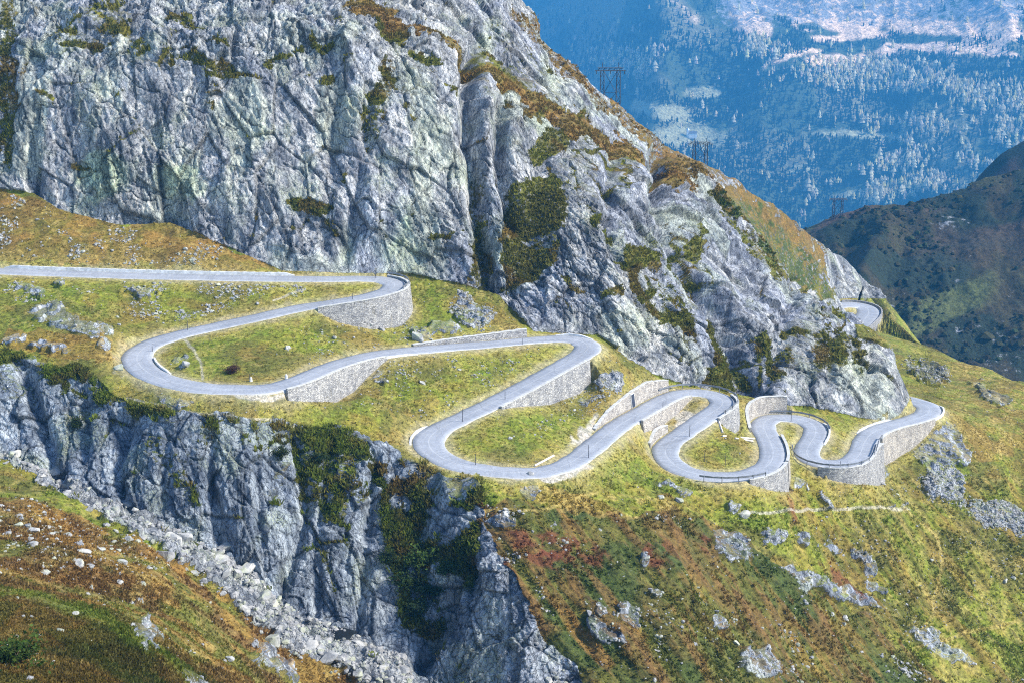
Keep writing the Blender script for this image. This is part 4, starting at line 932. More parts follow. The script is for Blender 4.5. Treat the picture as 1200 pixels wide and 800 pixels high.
def far_mat(name, s):
    m, nt, b = new_mat(name); t = NT(nt); co = t.n("ShaderNodeTexCoord").outputs["Object"]
    tf = t.n("ShaderNodeAttribute", attribute_name="turf").outputs["Color"]; rk_ = t.n("ShaderNodeAttribute", attribute_name="rock").outputs["Fac"]; st = t.n("ShaderNodeAttribute", attribute_name="stone").outputs["Color"]
    c = t.mix(1.0, tf, t.mix(t.rng(t.noise(co, .08 * s, 7, .72), .32, .68), (.45, .45, .45), (1.5, 1.5, 1.5)), "MULTIPLY")
    st = t.mix(1.0, st, t.mix(t.rng(t.noise(t.mapv(co, (1, 1, .4)), .11 * s, 7, .75), .35, .65), (.5, .5, .52), (1.4, 1.4, 1.36)), "MULTIPLY")
    f = t.rng(t.math("ADD", rk_, t.math("MULTIPLY", t.math("SUBTRACT", t.noise(co, .03 * s, 7, .7), .5), 1.1)), .42, .56)
    t.link(t.mix(f, c, st), b.inputs["Base Color"]); t.link(t.bump(t.noise(co, .06 * s, 6, .7), 1.0, 12 / s), b.inputs["Normal"])
    return m
M_HILL, M_FAR = far_mat("hill_cover", 5.0), far_mat("far_cover", 1.0)
CREST = [(560, 330), (880, 300), (945, 276), (1000, 251), (1040, 243), (1080, 239), (1110, 232), (1150, 223), (1172, 211), (1200, 204), (1300, 175), (1500, 140)]
cu = np.array([p[0] for p in CREST]); cv = np.array([p[1] for p in CREST])
def hill_z(Xg, Yg):
    pxs = 600 + Xg / Yg * FPX * 1.03
    zc = CAMZ + 1240 * np.tan(PITCH + np.arctan((400 - np.interp(pxs, cu, cv)) / FPX)); zf = -262.
    t = np.clip((Yg - 960) / (1240 - 960), -.6, 1); z = zf + (zc - zf) * (t * (1.12 - .12 * t))
    z = np.where(Yg > 1240, zc - (Yg - 1240) * .55, z)
    fade = sstep(0, 60, 1240 - Yg) * .8 + .2
    z = z + fade * (13 * fbm(Xg / 70, Yg / 90, Xg * 0, 4, 301, ridged=True) + 5 * fbm(Xg / 16, Yg / 16, Xg * 0, 4, 305)) + 1.2 * fbm(Xg / 5, Yg / 5, Xg * 0, 3, 309)
    z = z + 22 * np.exp(-((pxs - 1000 - (Yg - 960) * .25) / 22) ** 2) * sstep(0, 120, 1240 - Yg)
    return z
def hill_turf(v, px_, py_):
    a = fbm(v[:, 0] / 30, v[:, 1] / 40, v[:, 0] * 0, 4, 311); b_ = fbm(v[:, 0] / 60, v[:, 1] / 60, v[:, 0] * 0, 3, 315)
    c = np.tile(np.array((.018, .030, .016)), (len(v), 1)); k = sstep(-.05, .25, a)[:, None]; c = c + (PAL["brown"] * .5 - c) * k * .4
    k = (sstep(0, .25, b_) * sstep(330, 240, py_))[:, None]; c = c + (np.array((.11, .065, .045)) - c) * k * .7
    m_ = np.clip(1 - np.abs(py_ - 372 + (px_ - 1080) * .45) / 26, 0, 1) * sstep(1030, 1060, px_) * sstep(1180, 1110, px_)
    k = (sstep(.1, .5, m_ + .5 * a))[:, None]; return c + (np.array((.10, .12, .035)) - c) * k * .8
def hill_rock(v, px_, py_):
    a = fbm(v[:, 0] / 25, v[:, 1] / 30, v[:, 2] / 25, 4, 321)
    return np.clip(.15 + .22 * sstep(.05, .35, a) * sstep(230, 330, py_) + .35 * np.exp(-(((px_ - 1158) / 9) ** 2 + ((py_ - 425) / 8) ** 2)) + .3 * np.exp(-(((px_ - 1110) / 25) ** 2 + ((py_ - 262) / 14) ** 2)), 0, 1)
grid_land("hill", np.linspace(-.05, .56, 420), np.r_[np.linspace(860, 1250, 330), np.linspace(1255, 1400, 14)], hill_z, M_HILL, hill_rock, hill_turf)
def ridge2_z(Xg, Yg):
    pxs = 600 + Xg / Yg * FPX * 1.03; zc = CAMZ + 1620 * np.tan(PITCH + np.arctan((400 - np.interp(pxs, [1080, 1150, 1165, 1185, 1200, 1300, 1500], [300, 226, 207, 186, 172, 110, 40])) / FPX))
    return zc - np.abs(Yg - 1620) * .7 + 8 * fbm(Xg / 40, Yg / 40, Xg * 0, 4, 331)
grid_land("hill", np.linspace(.27, .6, 120), np.linspace(1450, 1760, 60), ridge2_z, M_HILL, hill_rock, hill_turf)
def hill_scrub():
    n = 5500; xs = rng.uniform(.0, .52, n * 3); yy_ = rng.uniform(900, 1245, n * 3); xx_ = xs * yy_; w_ = fbm(xx_ / 35, yy_ / 45, xx_ * 0, 4, 351) + .25; k_ = np.flatnonzero(w_ > rng.uniform(0, .5, n * 3))[:n]
    xx_, yy_ = xx_[k_], yy_[k_]; P_ = np.stack([xx_, yy_, hill_z(xx_, yy_) - .3], 1); v, f = np.array([(1, 0, 0), (.3, .95, .1), (-.8, .6, 0), (-.8, -.6, .1), (.3, -.95, 0), (.5, .1, .8), (-.4, .3, .9), (-.1, -.5, .7)]), np.array([(0, 1, 5), (1, 2, 6), (1, 6, 5), (2, 3, 6), (3, 7, 6), (3, 4, 7), (4, 0, 5), (4, 5, 7), (5, 6, 7)])
    S_ = rng.gamma(3, .38, len(k_)) + .4
    scatter_mesh("scrub", v, f, P_, S_, rng.uniform(0, 6, len(k_)), M_TINT, squash=rng.uniform(.9, 1.5, len(k_)), colr=np.array((.040, .055, .022)) * rng.uniform(.5, 1.7, (len(k_), 1)) * np.stack([rng.uniform(.9, 1.6, len(k_)), np.ones(len(k_)), np.ones(len(k_))], 1))
hp = at_y(981, 258, 1235)
pylon((hp[0], hp[1], hp[2] - 1), 19, 7.4, 17, .20, "farthest portal pylon on the crest of the dark hill on the right")

FK = 1.6                                                            # the far wall stands about six kilometres off
def far_z(Xg, Yg):
    return CAMZ + FK * (far_z0(Xg / FK, Yg / FK) - CAMZ)
def far_z0(Xg, Yg):
    pxs = 600 + Xg / Yg * FPX * 1.03
    foot = 3300 + 1500 * sstep(790, 610, pxs) - 250 * sstep(1000, 1250, pxs)
    d_ = Yg - foot; z = -650 + np.maximum(d_, 0) * .52 + 120 * fbm(Xg / 900, Yg / 900, Xg * 0, 3, 341) + 55 * fbm(Xg / 260, Yg / 420, Xg * 0, 4, 345, ridged=True) + 14 * fbm(Xg / 60, Yg / 90, Xg * 0, 3, 349)
    for cx, cy, rr, amt in ((800, 4180, 170, 26), (1000, 4000, 120, 16)):                 # alpine shelves
        z = z - amt * np.exp(-(((pxs - cx) / 70) ** 2 + ((Yg - cy) / rr) ** 2))
    return z
MEADOWS = [(880, 14, 60, 14, -8), (1000, 40, 60, 7, -6), (1150, 35, 60, 8, 6), (800, 158, 55, 12, -6), (770, 130, 45, 9, 10), (990, 68, 62, 10, -8), (930, 70, 50, 5, -20), (1120, 60, 90, 5, 4), (960, 12, 70, 22, 12), (1050, 12, 60, 12, -10), (880, 20, 40, 20, 30), (1000, 158, 60, 5, 5), (1090, 30, 60, 14, 10), (820, 110, 30, 8, 0), (1010, 225, 40, 6, -8), (930, 195, 9, 4, -50), (945, 190, 10, 4, -20), (1160, 12, 40, 12, 0)]
LARCHES = [(740, 75, 60, 26, 6, .95), (830, 45, 40, 20, -10, .6), (880, 60, 50, 18, -10, .6), (960, 95, 80, 14, 6, .7), (1040, 90, 90, 28, 10, .75), (1130, 110, 80, 26, 20, .9), (920, 110, 28, 8, 10, .6), (1000, 130, 90, 24, 10, .55), (1100, 150, 90, 26, 5, .85), (1180, 150, 40, 50, 0, .9), (1060, 190, 70, 14, -15, .7), (1150, 190, 60, 16, 0, .8), (1030, 225, 34, 14, -20, 1.0), (1080, 218, 50, 12, -8, 1.0), (975, 215, 26, 9, 0, .5), (950, 232, 10, 16, 0, .7), (960, 150, 30, 6, -20, .5), (915, 125, 40, 9, 20, .5), (930, 165, 40, 8, 0, .35), (1060, 45, 70, 10, -5, .5), (1150, 60, 60, 16, 0, .5), (700, 85, 20, 12, 0, .5)]
def eblob(px_, py_, l):
    a = math.radians(l[4]); u = (px_ - l[0]) * math.cos(a) + (py_ - l[1]) * math.sin(a); v_ = -(px_ - l[0]) * math.sin(a) + (py_ - l[1]) * math.cos(a)
    return np.exp(-.9 * ((u / l[2]) ** 2 + (v_ / l[3]) ** 2))
def far_turf(v, px_, py_):
    a = fbm(v[:, 0] / 200, v[:, 1] / 270, v[:, 0] * 0, 4, 361)
    c = np.tile(np.array((.065, .095, .045)), (len(v), 1)); k = sstep(.0, .3, a)[:, None] * .8; c = c + (np.array((.24, .23, .13)) - c) * k
    m_ = np.zeros(len(v))
    jx_ = px_ + 26 * fbm(v[:, 0] / 420, v[:, 1] / 600, v[:, 0] * 0, 4, 381); jy_ = py_ + 12 * fbm(v[:, 0] / 300, v[:, 1] / 500, v[:, 0] * 0 + 7, 4, 385)
    for l in MEADOWS: m_ = np.maximum(m_, eblob(jx_, jy_, l))
    k = sstep(.38, .6, m_ + .55 * a + .3 * fbm(v[:, 0] / 60, v[:, 1] / 90, v[:, 0] * 0, 3, 389))[:, None]; meadow_sunlit_ = np.where((py_ < 95)[:, None], np.array((.95, .68, .46)), np.array((.40, .40, .24)))  # pale meadows; towards the top, warm sunlight is put into their colour
    return c + (meadow_sunlit_ - c) * k * np.where(px_ < 870, .75, 1)[:, None]
def far_rock(v, px_, py_):
    return np.clip(.15 + .4 * sstep(60, 10, py_) * sstep(800, 860, px_), 0, 1)
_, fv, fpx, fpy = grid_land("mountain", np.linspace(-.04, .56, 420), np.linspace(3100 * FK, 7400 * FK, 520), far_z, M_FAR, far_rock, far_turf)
gm_ = flat_mat("valley_floor", (.06, .075, .03), .9, .5, .01)
mb = MB(); mb.add([(-5000, 700, -1090), (5000, 700, -1090), (5000, 12000, -1090), (-5000, 12000, -1090)], [(0, 1, 2, 3)]); o = mb.build("ground", gm_, None); o["kind"] = "structure"

# trees on the far wall
def cone_tree(n=6, tiers=2):
    v, f = [], []
    for k in range(tiers):
        z0, z1, r = k / tiers * .8, min(1, k / tiers * .8 + 1.15 / tiers), .19 * (1 - .5 * k / tiers)
        b = len(v); v += [(r * math.cos(2 * math.pi * (i + .5 * k) / n), r * math.sin(2 * math.pi * (i + .5 * k) / n), z0) for i in range(n)] + [(0, 0, z1)]
        f += [(b + i, b + (i + 1) % n, b + n) for i in range(n)]
    return np.array(v), np.array(f)
def scatter_mesh(name, tv_, tf_, P, S, rot, mat, kind="stuff", squash=None, colr=None):
    c_, s_ = np.cos(rot), np.sin(rot); n, m_ = len(P), len(tv_)
    V_ = np.empty((n, m_, 3)); sx = S if squash is None else S * squash
    V_[..., 0] = (tv_[None, :, 0] * c_[:, None] - tv_[None, :, 1] * s_[:, None]) * sx[:, None]; V_[..., 1] = (tv_[None, :, 0] * s_[:, None] + tv_[None, :, 1] * c_[:, None]) * sx[:, None]; V_[..., 2] = tv_[None, :, 2] * S[:, None]
    V_ += P[:, None, :]
    F_ = (tf_[None] + (np.arange(n) * m_)[:, None, None]).reshape(-1, tf_.shape[1])
    me = mesh_from(name, V_.reshape(-1, 3), F_, mat, False)
    if colr is not None: add_attr(me, "tint", "FLOAT_COLOR", np.hstack([np.repeat(colr, m_, 0), np.ones((n * m_, 1))]))
    return link(name, me, kind=kind)
def tint_mat(name, rough=.9):
    m, nt, b = new_mat(name); t = NT(nt); co = t.n("ShaderNodeTexCoord").outputs["Object"]
    c = t.n("ShaderNodeAttribute", attribute_name="tint").outputs["Color"]
    cc = t.mix(1.0, c, t.mix(t.rng(t.noise(co, 1.5, 3), .3, .7), (.7, .7, .7), (1.3, 1.3, 1.3)), "MULTIPLY")
    t.link(cc, b.inputs["Base Color"]); b.inputs["Roughness"].default_value = rough
    tr = t.n("ShaderNodeBsdfTranslucent"); t.link(cc, tr.inputs[0]); mx = t.n("ShaderNodeMixShader"); mx.inputs[0].default_value = .45      # light comes through thin leaves
    t.link(b.outputs[0], mx.inputs[1]); t.link(tr.outputs[0], mx.inputs[2]); t.link(mx.outputs[0], [q for q in nt.nodes if q.type == "OUTPUT_MATERIAL"][0].inputs[0])
    return m
M_TINT = tint_mat("leafage")
tv_, tf_ = cone_tree()
ok = np.flatnonzero((fpy > -40) & (fpy < 300) & (fpx > 590) & (fpx < 1260))
mead = np.zeros(len(ok)); lar = np.zeros(len(ok))
for l in MEADOWS: mead = np.maximum(mead, eblob(fpx[ok], fpy[ok], l))
for l in LARCHES: lar = np.maximum(lar, eblob(fpx[ok], fpy[ok], l) * l[5])
nz_ = fbm(fv[ok, 0] / 140, fv[ok, 1] / 190, fv[ok, 0] * 0, 3, 371)
pd = np.clip(.9 - 1.6 * sstep(.3, .6, mead) + 1.2 * nz_, 0.02, 1) * sstep(-10, 70, fpy[ok] + 40 * nz_); pd /= pd.sum()
sel = ok[rng.choice(len(ok), 24000, p=pd)]; n = len(sel)
Pj = fv[sel] + np.stack([rng.normal(0, 10, n), rng.normal(0, 10, n), np.full(n, -1.0)], 1)
scatter_mesh("forest", tv_, tf_, Pj, rng.uniform(13, 29, n), rng.uniform(0, 6, n), M_TINT, squash=rng.uniform(.9, 1.3, n), colr=np.array((.016, .032, .018)) * rng.uniform(.6, 1.5, (n, 1)))
pl = np.clip(lar + .55 * nz_ - .42, 0, 1) ** 1.2 + .004; pl /= pl.sum()
sel = ok[rng.choice(len(ok), 4600, p=pl)]; n = len(sel)
Pl = fv[sel] + np.stack([rng.normal(0, 10, n), rng.normal(0, 10, n), np.full(n, -1.0)], 1); Sl = rng.gamma(5, 3.6, n) + 8
Cl = np.array((.80, .74, .52)) * rng.uniform(.65, 1.15, (n, 1)) * np.stack([np.ones(n), rng.uniform(.9, 1.03, n), rng.uniform(.6, 1.1, n)], 1)
order = np.argsort(-Sl / Pl[:, 1]); big_, rest = order[:300], order[300:]
scatter_mesh("larch_wood", tv_, tf_, Pl[rest], Sl[rest], rng.uniform(0, 6, len(rest)), M_TINT, squash=rng.uniform(1.2, 1.9, len(rest)), colr=Cl[rest])
crowns = []
for k in range(5):
    vv, ff = cone_tree(7, 3); vv = vv * np.array((1.15, 1.15, 1)) + np.random.default_rng(k).normal(0, .02, vv.shape); me = mesh_from("larch_tree", vv, ff, M_TINT, False)
    add_attr(me, "tint", "FLOAT_COLOR", np.hstack([np.tile(np.array((.82, .76, .54)) * (.75 + .1 * k), (len(vv), 1)), np.ones((len(vv), 1))])); crowns.append(me)
for i, j in enumerate(big_):
    o = link("larch_tree", crowns[i % 5]); o.location = Pl[j]; s_ = Sl[j]; o.scale = (s_ * 1.45, s_ * 1.45, s_); o.rotation_euler.z = random.random() * 6
    tag(o, "one of the tall pale golden larches dotted over the blue far mountainside", "tree", "tall golden larches on the far mountain")
hill_scrub()
# a white church on the alp
cp = min(range(0, len(fv), 3), key=lambda i: (fpx[i] - 807) ** 2 + (fpy[i] - 160) ** 2); c0 = fv[cp]
t = thing("church", c0 + np.array((0, 0, 2)), "tiny white church on the pale alpine meadow across the valley", "church"); t.scale = (1.5, 1.5, 1.5); M_WHITE = flat_mat("lime_wash", (.8, .8, .78), .8, .05); M_SLATE = flat_mat("slate_roof", (.12, .12, .13), .7, .2)
mb = MB(); mb.box((8, 0, 5), 22, 12, 14); mb.build("wall", M_WHITE, t)
mb = MB(); mb.add([(-3.5, -6.6, 12), (19.5, -6.6, 12), (19.5, 6.6, 12), (-3.5, 6.6, 12), (-3.5, 0, 18), (19.5, 0, 18)], [(0, 1, 5, 4), (2, 3, 4, 5), (0, 4, 3), (1, 2, 5), (3, 2, 1, 0)]); mb.build("roof", M_SLATE, t)
mb = MB(); mb.box((-6, 0, 9), 7, 7, 24); tw_ = mb.build("tower", M_WHITE, t)
mb = MB(); mb.bar((-6, 0, 21), (-6, 0, 29), 5.4, 4, .1); mb.build("spire", M_WHITE, tw_)

# ------------------------------------------------------------------ stones, from house-sized blocks to rubble
M_STONE = None
def stone_material():
    m, nt, b = new_mat("lichened_granite"); t = NT(nt); co = t.n("ShaderNodeTexCoord").outputs["Object"]
    oi = t.n("ShaderNodeObjectInfo"); ad = t.n("ShaderNodeVectorMath", operation="ADD"); t.link(co, ad.inputs[0]); t.link(oi.outputs["Location"], ad.inputs[1]); v = ad.outputs[0]
    c = t.mix(t.rng(t.noise(v, .9, 6, .7), .35, .65), (.25, .26, .27), (.50, .49, .46))
    c = t.mix(t.math("MULTIPLY", t.rng(t.noise(v, .5, 4), .5, .64), .5), c, (.46, .50, .28))
    c = t.mix(t.rng(t.noise(v, 3.5, 5, .7), .52, .7, 0, .6), c, (.17, .17, .18))
    c = t.mix(1.0, c, t.mix(oi.outputs["Random"], (.8, .8, .82), (1.15, 1.14, 1.1)), "MULTIPLY")
    t.link(c, b.inputs["Base Color"]); t.link(t.bump(t.noise(v, 2.2, 6, .7), .8, .25), b.inputs["Normal"])
    return m
M_STONE = stone_material()
import bmesh
def rock_mesh(seed, sub=3, cuts=14):
    r = np.random.default_rng(seed); bm = bmesh.new(); bmesh.ops.create_icosphere(bm, subdivisions=sub, radius=1)
    v = np.array([p.co for p in bm.verts])
    for _ in range(cuts):                                            # planes shear the ball into a block
        n = r.normal(size=3); n /= np.linalg.norm(n); dd = r.uniform(.40, .72); h = v @ n - dd; v = v - np.where(h > 0, h, 0)[:, None] * n
    v *= np.array((1, r.uniform(.65, .95), r.uniform(.55, .8)))
    nn = fbm(v[:, 0] * 1.6 + seed * 7, v[:, 1] * 1.6, v[:, 2] * 1.6, 3, 400 + seed); v *= (1 + .10 * nn)[:, None]
    for p, q in zip(bm.verts, v): p.co = q
    me = bpy.data.meshes.new("boulder"); bm.to_mesh(me); bm.free(); me.materials.append(M_STONE); return me
ROCKS = [rock_mesh(k) for k in range(10)]; SMALL = [rock_mesh(30 + k, 1, 6) for k in range(6)]
def place_boulder(P, size, label, group, me=None, sink=.25, flat=1.0):
    o = link("boulder", me or random.choice(ROCKS)); o.location = (P[0], P[1], P[2] + size * (.32 - sink)); o.scale = (size, size, size * flat)
    o.rotation_euler = (random.uniform(-.35, .35), random.uniform(-.35, .35), random.uniform(0, 6.3)); tag(o, label, "boulder", group); return o
BIG = [((488, 396), 12, "biggest blue-grey boulder, beside the third leg under the uppermost bend wall"), ((448, 386), 6, "grey boulder left of the biggest one on the meadow"), ((434, 380), 6, "squat grey boulder in the meadow below the curved top wall"), ((871, 604), 10, "upright rounded grey boulder on the slope below the U-shaped bend"), ((757, 654), 6, "lone grey boulder on the brown heath in the middle of the lower slope"),
  ((214, 366), 5, "pale boulder on the meadow between the two upper legs"), ((72, 333), 6, "pale block just under the topmost road at the far left"), ((336, 408), 6, "pale boulder on the grass inside the left hairpin"), ((217, 427), 8, "flat grey slab lying on the grass next to the footpath in the left hairpin"), ((494, 448), 6, "grey boulder on the meadow between third and fourth leg"),
  ((598, 513), 5, "small pale boulder alone on the grass island by the fourth leg"), ((620, 556), 6, "grey boulder at the road edge by the gravel lay-by"), ((140, 432), 11, "pale greenish rock at the outer edge of the left hairpin"), ((152, 632), 9, "flat pale slab topmost on the near slope above the ochre patch"), ((150, 592), 9, "cube-like pale boulder in the boulder trail on the near slope"), ((105, 597), 7, "pale boulder above left of the ochre turf on the near slope"),
  ((38, 622), 10, "yellowish lichen-covered boulder on the near slope"), ((10, 625), 8, "pale block at the left edge of the near slope"), ((95, 637), 9, "pale boulder pair's larger stone on the near slope"), ((228, 671), 8, "rounded pale boulder at the end of the orange turf strip"), ((140, 682), 7, "blue-grey boulder in the middle of the near slope"), ((212, 630), 13, "large smooth tilted slab leaning at the gorge edge"), ((265, 640), 13, "large rounded boulder in the gorge at the foot of the cliff"),
  ((290, 668), 18, "largest whaleback boulder in the gorge bed"), ((310, 700), 13, "pale boulder in the gorge below the whaleback"), ((66, 552), 14, "tilted slab leaning on the cliff at the upper end of the gorge"), ((14, 533), 12, "smooth pale slab at the left edge of the gorge"), ((395, 772), 9, "greenish boulder near the dark pool"), ((375, 758), 8, "pale boulder left of the dark pool"), ((420, 790), 9, "bluish block at the bottom of the gorge"), ((862, 752), 6, "pale rounded boulder on the dark lower heath"), ((840, 716), 5, "whitish boulder above the pale one on the lower heath"),
  ((795, 586), 7, "grey rock sticking out of straw grass under the fifth leg"), ((775, 583), 6, "grey rock in the grass left of the straw bank"), ((968, 545 + 60), 3, "small grey boulder at the left end of the footpath"), ((690, 718), 6, "pale block on the dark brown heath above the buttress")]
used = []
for (px, py), s_px, text in BIG:
    P, n_ = ground_at(px, py); m_px = math.hypot(P[1], CAMZ - P[2]) / FPX
    place_boulder(P, s_px * m_px, text, None); used.append(P[:2])
vis = (VPX > -30) & (VPX < 1230) & (VPY > -20) & (VPY < 830) & (rd > 1.5)
runmin = np.minimum.accumulate(VPY.reshape(NC, NR), axis=1).ravel(); vis &= VPY < runmin + 1.0
def zone(weight, n, lo, hi, power=2.2):
    w_ = np.where(vis, weight, 0); i = rng.choice(len(w_), n, p=w_ / w_.sum()); s = lo * (hi / lo) ** (rng.random(n) ** power); return i, s
fore_trail = fore * np.exp(-(seg_dist(VPX, VPY, [(0, 560), (80, 600), (160, 640), (40, 630)])[0] / 34) ** 2) + fore * .02
meadow_up = inside(VPX, VPY, [(0, 325), (380, 332), (340, 352), (150, 388), (100, 370), (0, 350)]) * 1.0
brown_up = inside(VPX, VPY, [(0, 225), (140, 265), (260, 290), (330, 316), (0, 306)]) * 1.0
low_heath = inside(VPX, VPY, HEATH) * (.15 + sstep(.05, .35, q2)) ; right_slope = inside(VPX, VPY, [(900, 580), (1060, 560), (1200, 640), (1200, 800), (1150, 800), (1000, 715)]) * (.2 + sstep(.05, .3, q4))
terr = inside(VPX, VPY, [(330, 380), (480, 380), (640, 405), (560, 470), (500, 490), (400, 480)]) * (.15 + sstep(.1, .35, q2)) + inside(VPX, VPY, [(690, 430), (740, 440), (700, 480), (600, 520), (660, 470)]) * .6
near_out = sstep(.3, .6, rock) * sstep(.95, .7, rock) * (~massif) * (~gorge)
screes = np.clip(sum(blob(*o) for o in ((1110, 568, 30, 19, 35), (1168, 606, 42, 17, 22), (1085, 437, 28, 13, 18), (552, 366, 24, 17, 20), (715, 452, 16, 10, 50))), 0, 1)
bedw = sstep(.02, .2, bed) * 1.0
clus = .06 + sstep(.15, .4, fbm(x * .22, y * .16, z * .2, 3, 161)) * 3
groups = [(fore_trail, 70, .45, 1.5, "one of the loose pale boulders strewn over the brown near slope, left", "boulders on the near slope"), (bedw, 64, .8, 2.7, "one of the jumbled grey-white boulders filling the bottom of the gorge", "boulders in the gorge bed"),
          (meadow_up * clus, 34, .35, 1.0, "one of the small pale stones scattered on the meadow below the topmost road", "stones on the upper meadow"), (brown_up * clus, 34, .35, .95, "one of the small pale stones on the brown bank under the great cliff", "stones on the brown bank"),
          (low_heath * clus, 32, .4, 1.2, "one of the pale stones lying on the dark heath of the lower slope", "stones on the lower heath"), (right_slope, 14, .4, 1.1, "one of the grey stones on the yellow-green slope at lower right", "stones on the right slope"), (terr, 16, .35, .9, "one of the small grey stones in the grass between the middle legs", "stones between the legs")]
for wgt, n_, lo, hi, text, grp in groups:
    i_, s_ = zone(wgt, n_, lo, hi, 1.6)
    for j, s1 in zip(i_, s_): place_boulder(P2[j], s1, text, grp)
# rubble too small to count
PR, SR = [], []
for wgt, n_, lo, hi in ((fore_trail, 700, .10, .5), (bedw, 1700, .2, 1.1), (meadow_up * clus, 900, .12, .6), (brown_up * clus, 800, .12, .6), (low_heath * clus, 900, .14, .7), (right_slope, 500, .12, .5), (terr, 700, .12, .5), (near_out, 1500, .12, .6), (screes, 3200, .15, .7), (((rd > 1.6) & (rd < 4)) * 1.0, 300, .1, .25), (np.ones(len(x)) * (~massif) * (~gorge), 1500, .08, .35)):
    i_, s_ = zone(wgt, n_, lo, hi, 2.4); PR.append(P2[i_] + np.array((0, 0, .05))); SR.append(s_)
PR, SR = np.vstack(PR), np.concatenate(SR); part = rng.integers(0, 6, len(PR)); vs, fs, b0 = [], [], 0
for k in range(6):
    me = SMALL[k]; rv = np.array([p.co for p in me.vertices]); rf = np.array([p.vertices for p in me.polygons]); s = part == k; n_ = s.sum()
    a = rng.uniform(0, 6.3, n_); c_, s_ = np.cos(a), np.sin(a); S_ = SR[s]
    V_ = np.stack([(rv[None, :, 0] * c_[:, None] - rv[None, :, 1] * s_[:, None]), (rv[None, :, 0] * s_[:, None] + rv[None, :, 1] * c_[:, None]), np.broadcast_to(rv[None, :, 2], (n_, len(rv)))], -1) * S_[:, None, None] + PR[s][:, None, :]
    vs.append(V_.reshape(-1, 3)); fs.append((rf[None] + (np.arange(n_) * len(rv))[:, None, None]).reshape(-1, 3) + b0); b0 += n_ * len(rv)
me = mesh_from("rubble", np.vstack(vs), np.vstack(fs), M_STONE, False); link("rubble", me, kind="stuff")

# ------------------------------------------------------------------ low plants: tufts of blades and twigs, coloured like the turf they grow from
def tufts(name, idx, size, blades, colr, spread=1.0, up=.9, wid=.16):
    n = len(idx); B = blades; base = P2[idx]
    a = rng.uniform(0, 2 * math.pi, (n, B)); r0 = rng.uniform(0, .55, (n, B)) * spread; tilt = rng.uniform(.1, 1.0, (n, B)); hgt = size[:, None] * rng.uniform(.55, 1.1, (n, B)) * up
    ox, oy = np.cos(a) * r0 * size[:, None], np.sin(a) * r0 * size[:, None]
    wv = size[:, None] * wid * rng.uniform(.6, 1.4, (n, B)); tx, ty = -np.sin(a) * wv, np.cos(a) * wv
    ex, ey = ox + np.cos(a) * tilt * hgt * .7, oy + np.sin(a) * tilt * hgt * .7
    z0 = np.full((n, B), -.12) * size[:, None]; ez = hgt * (1.05 - .45 * tilt)
    V_ = np.stack([np.stack([ox - tx, oy - ty, z0], -1), np.stack([ox + tx, oy + ty, z0], -1), np.stack([ex + tx * .8, ey + ty * .8, ez * .8], -1), np.stack([ex * 1.1, ey * 1.1, ez], -1)], 2) + base[:, None, None, :]
    F_ = np.arange(n * B * 4).reshape(-1, 4); C_ = np.repeat(colr, B * 4, 0) * np.repeat(rng.uniform(.65, 1.35, (n * B, 1)), 4, 0)
    me = mesh_from(name, V_.reshape(-1, 3), F_, M_TINT, False); add_attr(me, "tint", "FLOAT_COLOR", np.hstack([np.clip(C_, .003, 1), np.ones((len(C_), 1))]))
    return link(name, me, kind="stuff")
bare = sstep(.5, .3, rock) * (rd > .7)
fw = bare * fore * np.clip(150 / y, .3, 1.4) ** 1.2; i_ = rng.choice(len(x), 20000, p=(fw * vis) / (fw * vis).sum()); kk = sstep(-.2, .3, q4[i_])
tufts("heather", i_, rng.uniform(.22, .55, len(i_)) * (.7 + .6 * kk), 9, turf[i_] * 1.35, 1.2, .8, .2)
lw = bare * (~massif) * (~gorge) * (~fore) * (qy > 560) * (.3 + sstep(-.1, .3, q2)); i_ = rng.choice(len(x), 11000, p=(lw * vis) / (lw * vis).sum()); tufts("undergrowth", i_, rng.uniform(.3, .85, len(i_)), 8, turf[i_] * 1.6, 1.2, .7, .22)
gw = sstep(.60, .40, rock) * gorge; i_ = rng.choice(len(x), 6000, p=(gw * vis) / (gw * vis).sum()); tufts("undergrowth", i_, rng.uniform(.4, 1.3, len(i_)), 9, turf[i_] * 1.5, 1.3, .9, .2)
mw = bare * (~massif) * (~gorge) * (~fore) * (qy <= 560) * (.2 + sstep(-.1, .4, q3)); i_ = rng.choice(len(x), 14000, p=(mw * vis) / (mw * vis).sum()); tufts("grass", i_, rng.uniform(.2, .5, len(i_)), 6, turf[i_] * 1.35, 1.2, .8, .2)
cwt = sstep(.62, .35, rock) * massif * (y < 480); i_ = rng.choice(len(x), 9000, p=(cwt * vis) / (cwt * vis).sum()); tufts("undergrowth", i_, rng.uniform(.4, 1.2, len(i_)), 8, turf[i_] * 1.5, 1.3, .8, .22)

